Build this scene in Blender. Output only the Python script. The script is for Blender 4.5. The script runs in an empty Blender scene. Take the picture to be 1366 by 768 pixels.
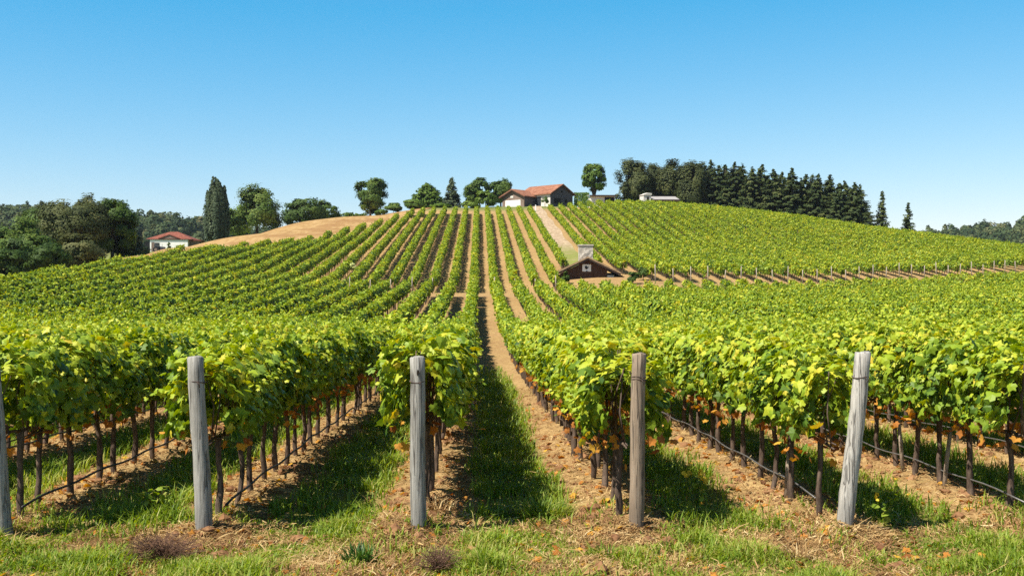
import bpy, bmesh, math
import numpy as np
from mathutils import Vector, Matrix

rng = np.random.default_rng(11)
scene = bpy.context.scene
C = scene.collection
R = math.radians

# ------------------------------------------------------------------ camera numbers
F, CX, CY = 1500.0, 683.0, 384.0          # the photograph is 1366 x 768
CAMH = 2.38                                # eye above the foot of the end posts
YAW = math.atan(43.0 / F)                  # rows run along +Y, seen 43 px left of the middle
ca, sa = math.cos(YAW), math.sin(YAW)
SP, X0, Y0 = 2.12, -0.62, 11.3             # row spacing, row offset, distance to the end posts


def ray(px, py, Y):
    dx = (px - CX) / F
    wx, wy, wz = dx * ca + sa, ca - dx * sa, (CY - py) / F
    t = Y / wy
    return wx * t, Y, CAMH + wz * t


def px_of(x, y, z):
    x, y, z = np.asarray(x, float), np.asarray(y, float), np.asarray(z, float)
    xc, yc = x * ca - y * sa, x * sa + y * ca
    yc = np.maximum(yc, 0.1)
    return CX + F * xc / yc, CY - F * (z - CAMH) / yc


# ------------------------------------------------------------------ noise
_T = np.random.default_rng(5).random((256, 256))


def vnoise(x, y, s, seed=0):
    x = np.asarray(x, float) / s + 17.3 * seed
    y = np.asarray(y, float) / s + 9.1 * seed
    xi, yi = np.floor(x).astype(int), np.floor(y).astype(int)
    fx, fy = x - xi, y - yi
    fx, fy = fx * fx * (3 - 2 * fx), fy * fy * (3 - 2 * fy)
    a, b = _T[xi & 255, yi & 255], _T[(xi + 1) & 255, yi & 255]
    c, d = _T[xi & 255, (yi + 1) & 255], _T[(xi + 1) & 255, (yi + 1) & 255]
    return (a * (1 - fx) + b * fx) * (1 - fy) + (c * (1 - fx) + d * fx) * fy


def sstep(a, b, x):
    t = np.clip((np.asarray(x, float) - a) / (b - a), 0, 1)
    return t * t * (3 - 2 * t)


# ------------------------------------------------------------------ terrain
CP = []
for X in (-14, -5, 0, 5, 10):
    for Y, z in ((0, 0), (8, 0), (13, 0), (22, -.2), (32, -.5), (47, -.9), (63, -.8), (79, -.15), (95, .65), (110, 1.5)):
        CP.append((X, Y, z))
for X in (-12, -4, 4):
    for Y, z in ((117, 1.9), (135, 4.3), (150, 6.5), (170, 9.3), (190, 12.1), (210, 14.9), (226, 17.2), (240, 19.3)):
        CP.append((X, Y, z))
CP += [(12, 114, 2.0), (12, 122, 3.3), (12, 130, 3.9), (12, 150, 6.7), (12, 190, 12.3), (12, 226, 17.3)]
CP += [(0, 250, 20.3), (12, 250, 20.6), (12, 265, 20.6), (-14, 250, 19.4), (15, 300, 17), (0, 330, 13), (10, 400, 4)]


def cpx(px, py, Y, dz=0.0):
    x, y, z = ray(px, py, Y)
    CP.append((x, y, z + dz))


VT = 1.78                                   # vine height: the crests in the picture are vine tops
for px, py, Y in ((0, 365, 100), (90, 353, 110), (165, 342, 120), (215, 336, 131), (300, 326, 150), (400, 317, 170), (480, 298, 190), (523, 288, 205), (545, 283, 218)):
    cpx(px, py, Y, -VT)
for px, py, Y in ((170, 343, 140), (215, 333.5, 160), (300, 318, 190), (400, 297, 215), (455, 290, 228), (510, 288, 236)):
    cpx(px, py, Y)
for px, py, Y in ((0, 374, 125), (0, 374, 145), (0, 376, 178), (90, 362, 135), (90, 362, 178), (170, 350, 158), (170, 350, 182), (170, 345, 215), (215, 341, 180), (215, 343, 205), (200, 335, 243), (227, 334.5, 240), (255, 332, 243), (255, 338, 215), (300, 326, 208), (300, 330, 232), (400, 306, 240), (455, 296, 250)):
    cpx(px, py, Y)
CP += [(-66, 118, -0.5), (-60, 275, 9.6), (-30, 275, 14.5), (-110, 200, 0), (-50, 320, 5), (-90, 300, 5)]
CP += [(-30, 50, -1.0), (-30, 70, -.6), (-26, 20, 0), (-60, 60, -1), (-60, 10, 0), (-80, 90, -2)]
# right-hand block: bank at its foot, crest above
for px, py, Y in ((872, 379, 117), (1000, 376.5, 126), (1180, 370, 139), (1366, 362.5, 153)):
    cpx(px, py, Y)
    x, y, z = ray(px, py, Y)
    CP.append((x + 1.5, y - 9, z - 1.7))
    CP.append((x + 2, y - 30, z - 2.9))
    CP.append((x + 1, y + 22, z + 2.3))
for px, py, Y in ((830, 266, 236), (920, 270, 231), (1000, 278, 226), (1090, 289, 220), (1160, 300, 215), (1260, 312, 207), (1366, 325, 199), (1480, 338, 192)):
    cpx(px, py, Y, -VT)
    x, y, z = ray(px, py, Y)
    CP.append((x + 4, y + 26, z - VT - 0.6))
    CP.append((x + 10, y + 75, z - VT - 9))
CP += [(22, 20, 0), (22, 40, -.7), (28, 62, -.7), (40, 60, -.6), (55, 90, .5), (80, 100, .6), (110, 140, 3), (150, 120, 1), (60, 10, 0), (120, 60, 0), (-5, -40, .4), (60, -40, 0), (-60, -40, 0), (170, 200, 1), (160, 300, -3)]
CP = np.array(CP, float)


def _U(r2):
    return np.where(r2 > 0, .5 * r2 * np.log(np.maximum(r2, 1e-12)), 0)


_S = 60.0
_A = CP[:, :2] / _S
_n = len(CP)
_K = _U(((_A[:, None] - _A[None]) ** 2).sum(-1)) + 2e-4 * np.eye(_n)
_P = np.c_[np.ones(_n), _A]
_M = np.block([[_K, _P], [_P.T, np.zeros((3, 3))]])
_W = np.linalg.solve(_M, np.r_[CP[:, 2], 0, 0, 0])


def base_h(x, y):
    x, y = np.broadcast_arrays(np.asarray(x, float), np.asarray(y, float))
    sh = x.shape
    xf, yf = x.ravel(), y.ravel()
    out = np.empty(xf.size)
    for i in range(0, xf.size, 60000):
        a, b = np.clip(xf[i:i + 60000], -350, 420) / _S, np.clip(yf[i:i + 60000], -150, 480) / _S
        r2 = (a[:, None] - _A[None, :, 0]) ** 2 + (b[:, None] - _A[None, :, 1]) ** 2
        out[i:i + 60000] = _U(r2) @ _W[:_n] + _W[_n] + a * _W[_n + 1] + b * _W[_n + 2]
    r = np.sqrt(((xf - 15) / 230) ** 2 + ((yf - 130) / 230) ** 2)
    w = 1 - sstep(.75, 1.3, r)
    far = -4 + 2 * vnoise(xf, yf, 300) \
        + 40 * np.exp(-((xf + 250) / 150) ** 2 / 2 - ((yf - 640) / 90) ** 2 / 2) \
        + 45 * np.exp(-((xf - 470) / 230) ** 2 / 2 - ((yf - 740) / 110) ** 2 / 2)
    return (out * w + far * (1 - w)).reshape(sh)


# ------------------------------------------------------------------ where the vines stand
def left_edge(y):          # the vineyard's edge against the stubble field
    return np.interp(y, [0, 90, 100, 120, 131, 150, 170, 190, 205, 218, 226], [-60, -46, -43, -38.5, -37.5, -34.5, -27.5, -20, -16, -14, -13])


def crest_y(x):
    return np.interp(x, [-14, 13, 30, 54, 74, 97, 130], [225, 227, 240, 231, 221, 205, 190])


def foot_y(x):             # lower edge of the hillside blocks
    return np.where(x < -13.5, 115.3, np.where(x < 9, 116.5, np.where(x < 15, 133.5, np.maximum(130 - (x - 16) * 6, 118 + (x - 17.8) * .63))))


def near_end(x):
    return np.where(x < -13.5, 115.2, np.where(x < 15, 110.0, np.maximum(108.0, 110.0 + (x - 17.8) * .62)))


def in_vineyard(x, y):
    a = (y > Y0) & (y < near_end(x)) & (x > left_edge(y) - .5)
    b = (y > foot_y(x)) & (y < crest_y(x)) & (x > left_edge(y) - .5) & (np.abs(x - (X0 + 6 * SP)) > 1.9)
    return a | b


def row_dist(x):
    t = np.mod(np.asarray(x, float) - X0 + SP / 2, SP) - SP / 2
    return np.abs(t)


def lush(x, y):            # how green the alleys are: green near the road, dry further off
    return (1 - sstep(34, 56, y + 8 * vnoise(x, y, 3, 4))) * sstep(Y0 - .2, Y0 + 1.0, y)


def headland(x, y):        # patches of grass on the strip in front of the posts
    n = .6 * vnoise(x, y, 1.1, 1) + .4 * vnoise(x, y, .4, 2)
    rd = row_dist(x)
    n = n + .16 * sstep(.35, .9, rd) + .04 - .30 * np.exp(-((rd / .5) ** 2) - ((y - Y0) / .7) ** 2)
    n = n - .10 * (1 - sstep(9.0, 10.3, y))
    return sstep(.38, .74, n) * (1 - sstep(Y0 + .2, Y0 + 1.2, y))


def h(x, y):
    z = base_h(x, y)
    x, y = np.asarray(x, float), np.asarray(y, float)
    rd = row_dist(x)
    v = sstep(Y0 - .8, Y0 + .4, y) * (1 - sstep(40, 60, y))
    z = z - .14 * (1 - sstep(40, 60, y))
    z = z + v * (.09 * np.exp(-(rd / .42) ** 2))
    z = z + .06 * np.exp(-(rd / .22) ** 2 - ((y - Y0) / .22) ** 2)
    near = 1 - sstep(26, 40, y)
    dirt = 1 - sstep(.45, .8, rd)
    z = z + near * (.05 * (vnoise(x, y, .55, 3) - .5) + (.02 + .05 * dirt * v) * (vnoise(x, y, .17, 6) - .5) + .06 * (vnoise(x, y, 1.6, 7) - .5))
    return z


# ------------------------------------------------------------------ mesh helpers
def raw_mesh(name, V, faces, attrs=None, mats=None, mat_idx=None, smooth=False):
    """faces: list of (F,n) index arrays; attrs: {name: per-vertex floats}"""
    me = bpy.data.meshes.new(name)
    V = np.asarray(V, np.float32)
    me.vertices.add(len(V))
    me.vertices.foreach_set('co', V.ravel())
    idx = np.concatenate([np.asarray(f, np.int32).ravel() for f in faces])
    cnt = np.concatenate([np.full(len(f), np.asarray(f).shape[1], np.int32) for f in faces])
    me.loops.add(len(idx))
    me.loops.foreach_set('vertex_index', idx)
    me.polygons.add(len(cnt))
    st = np.zeros(len(cnt), np.int32)
    st[1:] = np.cumsum(cnt)[:-1]
    me.polygons.foreach_set('loop_start', st)
    if mat_idx is not None:
        me.polygons.foreach_set('material_index', np.asarray(mat_idx, np.int32))
    me.polygons.foreach_set('use_smooth', np.full(len(cnt), smooth))
    me.update(calc_edges=True)
    for k, a in (attrs or {}).items():
        at = me.attributes.new(k, 'FLOAT', 'POINT')
        at.data.foreach_set('value', np.asarray(a, np.float32))
    for m in mats or []:
        me.materials.append(m)
    return me


def link(name, me, parent=None):
    o = bpy.data.objects.new(name, me)
    C.objects.link(o)
    if parent:
        o.parent = parent
    return o


def tag(o, label=None, cat=None, group=None, kind=None):
    for k, v in (('label', label), ('category', cat), ('group', group), ('kind', kind)):
        if v:
            o[k] = v
    return o


def empty(name, loc, rz=0, label=None, cat=None, group=None):
    o = bpy.data.objects.new(name, None)
    C.objects.link(o)
    o.location = loc
    o.rotation_euler = (0, 0, rz)
    o.empty_display_size = .2
    return tag(o, label, cat, group)


class MB:
    """collects boxes, prisms and tubes in a bmesh"""
    def __init__(s):
        s.bm = bmesh.new()

    def hexa(s, pts):
        v = [s.bm.verts.new(p) for p in pts]
        for f in ((3, 2, 1, 0), (4, 5, 6, 7), (0, 1, 5, 4), (1, 2, 6, 5), (2, 3, 7, 6), (3, 0, 4, 7)):
            s.bm.faces.new([v[i] for i in f])
        return s

    def box(s, x0, x1, y0, y1, z0, z1):
        return s.hexa([(x0, y0, z0), (x1, y0, z0), (x1, y1, z0), (x0, y1, z0), (x0, y0, z1), (x1, y0, z1), (x1, y1, z1), (x0, y1, z1)])

    def prism(s, poly, axis, a, b):
        """poly: 2-D points; axis 'y' maps (u,v)->(u,*,v), 'x' maps (u,v)->(*,u,v)"""
        def P(u, v, t):
            return (u, t, v) if axis == 'y' else ((t, u, v) if axis == 'x' else (u, v, t))
        A = [s.bm.verts.new(P(u, v, a)) for u, v in poly]
        B = [s.bm.verts.new(P(u, v, b)) for u, v in poly]
        s.bm.faces.new(A)
        s.bm.faces.new(B[::-1])
        n = len(poly)
        for i in range(n):
            s.bm.faces.new([A[(i + 1) % n], A[i], B[i], B[(i + 1) % n]])
        return s

    def tube(s, pts, rad, sides=8, caps=True, ell=None):
        pts = [Vector(p) for p in pts]
        if not hasattr(rad, '__len__'):
            rad = [rad] * len(pts)
        rings = []
        for i, p in enumerate(pts):
            d = (pts[min(i + 1, len(pts) - 1)] - pts[max(i - 1, 0)]).normalized()
            a = d.cross(Vector((0.3, 1, 0.1)) if abs(d.z) > .7 else Vector((0, 0, 1))).normalized()
            b = d.cross(a)
            rings.append([s.bm.verts.new(p + float(rad[i]) * (math.cos(2 * math.pi * k / sides) * a + math.sin(2 * math.pi * k / sides) * b)) for k in range(sides)])
        for r0, r1 in zip(rings, rings[1:]):
            for k in range(sides):
                s.bm.faces.new([r0[k], r0[(k + 1) % sides], r1[(k + 1) % sides], r1[k]])
        if caps:
            s.bm.faces.new(rings[0][::-1])
            s.bm.faces.new(rings[-1])
        return s

    def build(s, name, mat, parent=None, smooth=False):
        bmesh.ops.recalc_face_normals(s.bm, faces=s.bm.faces)
        me = bpy.data.meshes.new(name)
        s.bm.to_mesh(me)
        s.bm.free()
        me.materials.append(mat)
        if smooth:
            me.polygons.foreach_set('use_smooth', np.ones(len(me.polygons), bool))
        return link(name, me, parent)


# ------------------------------------------------------------------ materials
class NT:
    def __init__(s, name):
        s.m = bpy.data.materials.new(name)
        s.m.use_nodes = True
        s.t = s.m.node_tree
        s.t.nodes.clear()
        s.out = s.n('ShaderNodeOutputMaterial')

    def n(s, kind, **kw):
        nd = s.t.nodes.new(kind)
        for k, v in kw.items():
            if hasattr(nd, k):
                setattr(nd, k, v)
            else:
                nd.inputs[k.replace('_', ' ')].default_value = v
        return nd

    def l(s, a, b):
        s.t.links.new(a, b)

    def put(s, sock, v):
        if hasattr(v, 'links') or hasattr(v, 'is_linked'):
            s.l(v, sock)
        else:
            sock.default_value = v

    def math(s, op, a, b=0.0, clamp=False):
        nd = s.n('ShaderNodeMath', operation=op)
        nd.use_clamp = clamp
        s.put(nd.inputs[0], a)
        s.put(nd.inputs[1], b)
        return nd.outputs[0]

    def mix(s, f, a, b, blend='MIX'):
        nd = s.n('ShaderNodeMix', data_type='RGBA', blend_type=blend)
        s.put(nd.inputs[0], f)
        for i, v in ((6, a), (7, b)):
            if isinstance(v, tuple):
                v = (*v, 1) if len(v) == 3 else v
            s.put(nd.inputs[i], v)
        return nd.outputs[2]

    def noise(s, vec, scale, detail=4, rough=.55, out='Fac'):
        nd = s.n('ShaderNodeTexNoise')
        nd.inputs['Scale'].default_value = scale
        nd.inputs['Detail'].default_value = detail
        nd.inputs['Roughness'].default_value = rough
        if vec is not None:
            s.l(vec, nd.inputs['Vector'])
        return nd.outputs[out]

    def ramp(s, f, stops, interp='LINEAR'):
        nd = s.n('ShaderNodeValToRGB')
        cr = nd.color_ramp
        cr.interpolation = interp
        while len(cr.elements) > 1:
            cr.elements.remove(cr.elements[0])
        cr.elements[0].position = stops[0][0]
        cr.elements[0].color = (*stops[0][1], 1)
        for p, c in stops[1:]:
            e = cr.elements.new(p)
            e.color = (*c, 1)
        s.put(nd.inputs[0], f)
        return nd.outputs[0]

    def step(s, x, a, b):
        nd = s.n('ShaderNodeMapRange', interpolation_type='SMOOTHSTEP')
        s.put(nd.inputs[0], x)
        nd.inputs[1].default_value, nd.inputs[2].default_value = a, b
        return nd.outputs[0]

    def attr(s, name):
        return s.n('ShaderNodeAttribute', attribute_name=name).outputs['Fac']

    def coord(s, out='Object'):
        return s.n('ShaderNodeTexCoord').outputs[out]

    def mapping(s, vec, scale):
        nd = s.n('ShaderNodeMapping')
        nd.inputs['Scale'].default_value = scale
        s.l(vec, nd.inputs['Vector'])
        return nd.outputs[0]

    def bsdf(s, color, rough=.9, spec=.2, bump=None, bstr=.5, bdist=.02, metal=0):
        b = s.n('ShaderNodeBsdfPrincipled')
        if isinstance(color, tuple):
            color = (*color, 1)
        s.put(b.inputs['Base Color'], color)
        s.put(b.inputs['Roughness'], rough)
        b.inputs['Specular IOR Level'].default_value = spec
        b.inputs['Metallic'].default_value = metal
        if bump is not None:
            bp = s.n('ShaderNodeBump')
            bp.inputs['Strength'].default_value = bstr
            bp.inputs['Distance'].default_value = bdist
            s.l(bump, bp.inputs['Height'])
            s.l(bp.outputs[0], b.inputs['Normal'])
        return b

    def done(s, shader):
        s.l(shader.outputs[0] if hasattr(shader, 'outputs') else shader, s.out.inputs[0])
        return s.m


def leaf_material(name, stops, trans=.35, rough=.5, spec=.35, patch=0.0, objrand=0.0, patch_scale=.12):
    t = NT(name)
    f = t.attr('tint')
    if patch:
        pos = t.n('ShaderNodeNewGeometry').outputs['Position']
        f = t.math('ADD', f, t.math('MULTIPLY', t.math('SUBTRACT', t.noise(pos, patch_scale, 3), .5), patch))
    if objrand:
        r = t.n('ShaderNodeObjectInfo').outputs['Random']
        f = t.math('ADD', f, t.math('MULTIPLY', t.math('SUBTRACT', r, .5), objrand))
    col = t.ramp(f, stops)
    b = t.bsdf(col, rough, spec)
    tr = t.n('ShaderNodeBsdfTranslucent')
    hs = t.n('ShaderNodeHueSaturation')
    hs.inputs['Hue'].default_value = .485
    hs.inputs['Saturation'].default_value = 1.15
    hs.inputs['Value'].default_value = 1.45
    t.l(col, hs.inputs['Color'])
    t.l(hs.outputs[0], tr.inputs['Color'])
    mx = t.n('ShaderNodeMixShader')
    mx.inputs[0].default_value = trans
    t.l(b.outputs[0], mx.inputs[1])
    t.l(tr.outputs[0], mx.inputs[2])
    return t.done(mx)


def plain(name, col, rough=.8, spec=.2, var=.25, scale=3, bstr=.2, metal=0):
    t = NT(name)
    co = t.coord()
    n = t.noise(co, scale, 5)
    dark = tuple(c * (1 - var) for c in col)
    lite = tuple(min(1, c * (1 + var)) for c in col)
    c = t.ramp(n, [(.3, dark), (.7, lite)])
    return t.done(t.bsdf(c, rough, spec, t.noise(co, scale * 6, 4), bstr, .02, metal))


M = {}
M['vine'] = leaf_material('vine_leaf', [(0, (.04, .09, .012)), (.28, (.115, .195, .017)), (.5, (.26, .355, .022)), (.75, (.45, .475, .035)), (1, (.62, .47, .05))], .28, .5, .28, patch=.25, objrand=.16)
M['withered'] = leaf_material('withered_leaf', [(0, (.20, .07, .02)), (.5, (.45, .18, .035)), (1, (.62, .38, .05))], .3, .7, .15)
M['red_leaf'] = leaf_material('red_leaf', [(0, (.10, .02, .02)), (1, (.26, .05, .04))], .3, .6, .2)
M['grass'] = leaf_material('grass_blade', [(0, (.07, .13, .012)), (.4, (.16, .25, .02)), (.75, (.28, .36, .045)), (1, (.46, .41, .13))], .42, .5, .3, patch=.35, patch_scale=1.2)
M['tuft'] = leaf_material('dark_grass_blade', [(0, (.03, .08, .015)), (1, (.08, .17, .03))], .3, .45, .35)
M['straw'] = leaf_material('dry_straw', [(0, (.12, .06, .024)), (.4, (.32, .195, .078)), (.75, (.50, .35, .155)), (1, (.62, .49, .27))], .2, .7, .15, patch=.3, patch_scale=1.5)
M['dry_twig'] = leaf_material('dry_twig', [(0, (.16, .09, .06)), (1, (.40, .28, .18))], .1, .8, .1)
M['flower'] = leaf_material('yellow_petal', [(0, (.6, .42, .03)), (1, (.75, .55, .05))], .3, .6, .2)
M['oak'] = leaf_material('broad_tree_leaf', [(0, (.034, .064, .013)), (.5, (.074, .122, .022)), (1, (.155, .20, .036))], .22, .55, .12, objrand=.3)
M['bright'] = leaf_material('bright_tree_leaf', [(0, (.045, .085, .013)), (.5, (.095, .155, .023)), (1, (.17, .23, .036))], .25, .55, .12, objrand=.2)
M['brownish'] = leaf_material('brownish_tree_leaf', [(0, (.038, .050, .018)), (.5, (.085, .098, .032)), (1, (.16, .155, .055))], .22, .6, .12, objrand=.3)
M['conifer'] = leaf_material('conifer_needles', [(0, (.018, .032, .012)), (.5, (.052, .072, .021)), (1, (.125, .135, .042))], .12, .6, .10, objrand=.25)
M['pale_conifer'] = leaf_material('pale_conifer_needles', [(0, (.028, .045, .025)), (.5, (.062, .085, .043)), (1, (.12, .145, .075))], .12, .6, .10, objrand=.25)
M['far'] = leaf_material('far_wood_leaf', [(0, (.028, .048, .022)), (.4, (.052, .080, .030)), (.75, (.10, .118, .045)), (1, (.17, .15, .068))], .15, .7, .10)
M['pale_leaf'] = leaf_material('pale_leaf', [(0, (.45, .5, .16)), (1, (.62, .62, .30))], .3, .6, .2)
M['lime'] = leaf_material('hedge_leaf', [(0, (.08, .15, .015)), (1, (.17, .26, .03))], .25, .5, .3)


def bark_mat(name, a, b, sc=(14, 14, 3)):
    t = NT(name)
    co = t.mapping(t.coord(), sc)
    n = t.noise(co, 2.2, 6, .65)
    c = t.ramp(n, [(.3, a), (.72, b)])
    return t.done(t.bsdf(c, .95, .1, n, .9, .015))


M['vine_bark'] = bark_mat('vine_bark', (.03, .02, .015), (.19, .135, .10))
M['bark'] = bark_mat('tree_bark', (.03, .022, .017), (.11, .085, .065), (3, 3, .8))
M['light_bark'] = bark_mat('light_stake_wood', (.20, .15, .11), (.42, .34, .26), (14, 14, 3))


def post_mat(name, a, b, c2):
    t = NT(name)
    o = t.coord()
    lng = t.mapping(o, (30, 30, 1.6))
    n = t.noise(lng, 1.6, 7, .68)
    blot = t.noise(o, 3.5, 4)
    spk = t.noise(o, 38, 3, .7)
    col = t.ramp(n, [(.25, a), (.5, b), (.78, c2)])
    col = t.mix(t.math('MULTIPLY', t.step(blot, .5, .75), .5), col, tuple(x * .62 for x in b))
    col = t.mix(t.math('MULTIPLY', t.step(spk, .62, .72), .55), col, tuple(x * .8 for x in a))
    crack = t.step(t.noise(t.mapping(o, (26, 26, .7)), 1.1, 2, .5), .56, .60)
    crack2 = t.step(t.noise(t.mapping(o, (26, 26, .7)), 1.1, 2, .5), .60, .64)
    line = t.math('SUBTRACT', crack, crack2)
    col = t.mix(t.math('MULTIPLY', line, .75), col, (.05, .04, .035))
    # damp stain at the foot of the post
    sep = t.n('ShaderNodeSeparateXYZ')
    t.l(o, sep.inputs[0])
    damp = t.math('SUBTRACT', 1.0, t.step(t.math('ADD', sep.outputs[2], t.math('MULTIPLY', blot, .3)), .2, .55))
    col = t.mix(t.math('MULTIPLY', damp, .55), col, tuple(x * .45 for x in b))
    hgt = t.math('SUBTRACT', n, t.math('MULTIPLY', line, .8))
    return t.done(t.bsdf(col, .92, .15, hgt, .8, .012))


M['post_grey'] = post_mat('weathered_post_grey', (.15, .135, .115), (.30, .285, .255), (.46, .44, .40))
M['post_brown'] = post_mat('weathered_post_brown', (.13, .095, .065), (.26, .195, .14), (.40, .32, .24))
M['post_light'] = post_mat('weathered_post_light', (.22, .20, .175), (.40, .375, .335), (.56, .53, .48))
M['end_grain'] = plain('end_grain', (.42, .38, .32), .95, .1, .35, 30)
M['far_post'] = plain('far_post_wood', (.33, .275, .22), .9, .1, .25, 4)
M['wire'] = plain('dull_steel_wire', (.20, .19, .18), .5, .4, .3, 20, metal=.6)
M['rusty'] = plain('rusty_wire', (.075, .05, .04), .7, .3, .3, 20)
M['hose'] = plain('black_hose', (.02, .019, .018), .5, .3, .3, 9)
M['knot'] = plain('dark_knot', (.02, .015, .012), .95, .05, .3, 9)

# ground: one material, zones from attributes, stripes from the row spacing
t = NT('vineyard_ground')
pos = t.n('ShaderNodeNewGeometry').outputs['Position']
sep = t.n('ShaderNodeSeparateXYZ')
t.l(pos, sep.inputs[0])
pp = t.math('PINGPONG', t.math('ADD', sep.outputs[0], -X0 + SP * 100), SP / 2)
n1, n2, n3 = t.noise(pos, 1.1, 5), t.noise(pos, 5.5, 6, .65), t.noise(pos, 28, 5, .7)
n0 = t.noise(pos, .06, 4)
n4 = t.noise(pos, .35, 5)
dirt = t.ramp(n2, [(.28, (.13, .07, .03)), (.45, (.30, .19, .078)), (.6, (.42, .29, .125)), (.8, (.54, .40, .19))])
dirt = t.mix(t.math('MULTIPLY', t.step(n3, .52, .7), .6), dirt, (.60, .45, .27))
dirt = t.mix(t.math('MULTIPLY', t.step(n3, .46, .3), .55), dirt, (.12, .058, .03))
dirt = t.mix(t.math('MULTIPLY', t.step(n4, .45, .75), .35), dirt, (.30, .16, .085))
green = t.ramp(n2, [(.25, (.065, .07, .016)), (.5, (.16, .155, .036)), (.75, (.31, .24, .09))])
green = t.mix(t.math('MULTIPLY', t.step(n1, .5, .75), .4), green, (.25, .20, .09))
g = t.step(t.math('ADD', pp, t.math('MULTIPLY', t.math('SUBTRACT', n1, .5), .55)), .5, .72)
fa = t.math('MULTIPLY', g, t.attr('lush'))
dirt = t.mix(t.math('MULTIPLY', t.step(n0, .35, .65), .35), dirt, (.22, .12, .05))
dirt = t.mix(t.math('MULTIPLY', t.step(t.noise(pos, .9, 5), .55, .75), .35), dirt, (.22, .20, .06))
col = t.mix(fa, dirt, green)
col = t.mix(t.math('MULTIPLY', t.attr('headgrass'), .8), col, green)
meadow = t.ramp(t.noise(pos, .5, 6, .65), [(.3, (.085, .115, .028)), (.55, (.17, .18, .055)), (.75, (.30, .25, .10))])
col = t.mix(t.attr('meadow'), col, meadow)
hgt = t.math('ADD', t.math('MULTIPLY', n2, .6), t.math('MULTIPLY', n3, .4))
M['ground'] = t.done(t.bsdf(col, .97, .05, hgt, .9, .05))

t = NT('stubble')
pos = t.n('ShaderNodeNewGeometry').outputs['Position']
n1, n2, n3 = t.noise(pos, .12, 4), t.noise(t.mapping(pos, (1.2, .25, 1)), 1.0, 6, .65), t.noise(pos, 4, 4, .7)
col = t.ramp(n2, [(.3, (.25, .14, .055)), (.5, (.34, .215, .09)), (.72, (.43, .29, .135))])
col = t.mix(t.math('MULTIPLY', t.step(n1, .48, .62), .65), col, (.24, .125, .05))
col = t.mix(t.math('MULTIPLY', t.step(n3, .55, .7), .3), col, (.48, .34, .17))
M['stubble'] = t.done(t.bsdf(col, .97, .05, n3, .7, .08))

t = NT('track_dirt')
pos = t.n('ShaderNodeNewGeometry').outputs['Position']
n1, n2, n3 = t.noise(pos, .5, 4), t.noise(t.mapping(pos, (1, .2, 1)), 2.2, 5, .6), t.noise(pos, 6, 4, .7)
col = t.ramp(n2, [(.3, (.27, .19, .12)), (.55, (.38, .285, .19)), (.75, (.47, .37, .26))])
gr = t.math('MULTIPLY', t.attr('grassy'), t.step(n1, .25, .5))
col = t.mix(gr, col, t.ramp(n3, [(.3, (.11, .15, .03)), (.6, (.24, .24, .07)), (.8, (.40, .33, .14))]))
M['track'] = t.done(t.bsdf(col, .97, .05, n3, .6, .04))


# ------------------------------------------------------------------ ground sheet
def graded(lo, hi, fine, g, far):
    xs = list(np.arange(lo, hi, fine))
    s, x, up = fine, hi, []
    while x < far:
        up.append(x)
        s = min(s * g, 160)
        x += s
    up.append(far)
    return xs, up


a, up = graded(0, 9.5, .075, 1.035, 3500)
xs = np.array([-v for v in (a[1:] + up)][::-1] + a + up)
a, up = graded(8.4, 19, .065, 1.022, 4200)
ys = np.array(list(np.linspace(-3000, -60, 20)) + list(np.linspace(-50, 8, 18)) + a + up)
GX, GY = np.meshgrid(xs, ys)
GZ = h(GX, GY)
nx, ny = len(xs), len(ys)
ii = np.arange(nx * ny).reshape(ny, nx)
Q = np.stack([ii[:-1, :-1], ii[:-1, 1:], ii[1:, 1:], ii[1:, :-1]], -1).reshape(-1, 4)
gx, gy = GX.ravel(), GY.ravel()
mead = np.where((gy > 110), 1 - sstep(-2, 3, np.minimum.reduce([crest_y(gx) + 9 - gy, gx - left_edge(gy) + 4, 150 - gx])), 0)
mead = np.maximum(mead, sstep(45, 60, -gx) * (gy < 110))
mead = np.maximum(mead, sstep(150, 170, gx))
ground = link('ground', raw_mesh('ground', np.c_[gx, gy, GZ.ravel()], [Q],
              {'lush': lush(gx, gy), 'headgrass': headland(gx, gy), 'meadow': mead}, [M['ground']], smooth=True))
tag(ground, kind='structure')


def patch(name, poly_fn, us, vs, lift, mat, attr_fn=None):
    U, W = np.meshgrid(us, vs)
    X, Y = poly_fn(U, W)
    Z = base_h(X, Y) + lift
    n, m = len(us), len(vs)
    i = np.arange(n * m).reshape(m, n)
    q = np.stack([i[:-1, :-1], i[:-1, 1:], i[1:, 1:], i[1:, :-1]], -1).reshape(-1, 4)
    at = attr_fn(X.ravel(), Y.ravel()) if attr_fn else None
    return tag(link(name, raw_mesh(name, np.c_[X.ravel(), Y.ravel(), Z.ravel()], [q], at, [mat], smooth=True)), kind='structure')


# the brown stubble field on the hill's left shoulder, between the vine edge and the trees
def field_xy(U, W):
    y = 104 + W * 148
    xl = np.interp(y, [104, 140, 160, 190, 215, 236, 252], [-46, -51, -54, -56, -50, -38, -24])
    xr = np.interp(y, [104, 226, 236, 252], [left_edge(104) - .8, left_edge(226) - .8, -11, -8])
    xl = np.minimum(xl, xr - .5)
    return xl + U * (xr - xl), y + 0 * U


patch('stubble_field', field_xy, np.linspace(0, 1, 50), np.linspace(0, 1, 160), .06, M['stubble'])
PX = X0 + 6 * SP


def track_xy(U, W):
    y = 134 + W * 112
    return PX + 1.0 * np.sin(y * .02) * .2 + (U - .5) * (2.9 + .3 * np.sin(y * .31)), y + 0 * U


patch('dirt_track', track_xy, np.linspace(0, 1, 10), np.linspace(0, 1, 130), .05, M['track'],
      lambda x, y: {'grassy': np.clip(1 - sstep(150, 172, y), 0, 1)})


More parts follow.
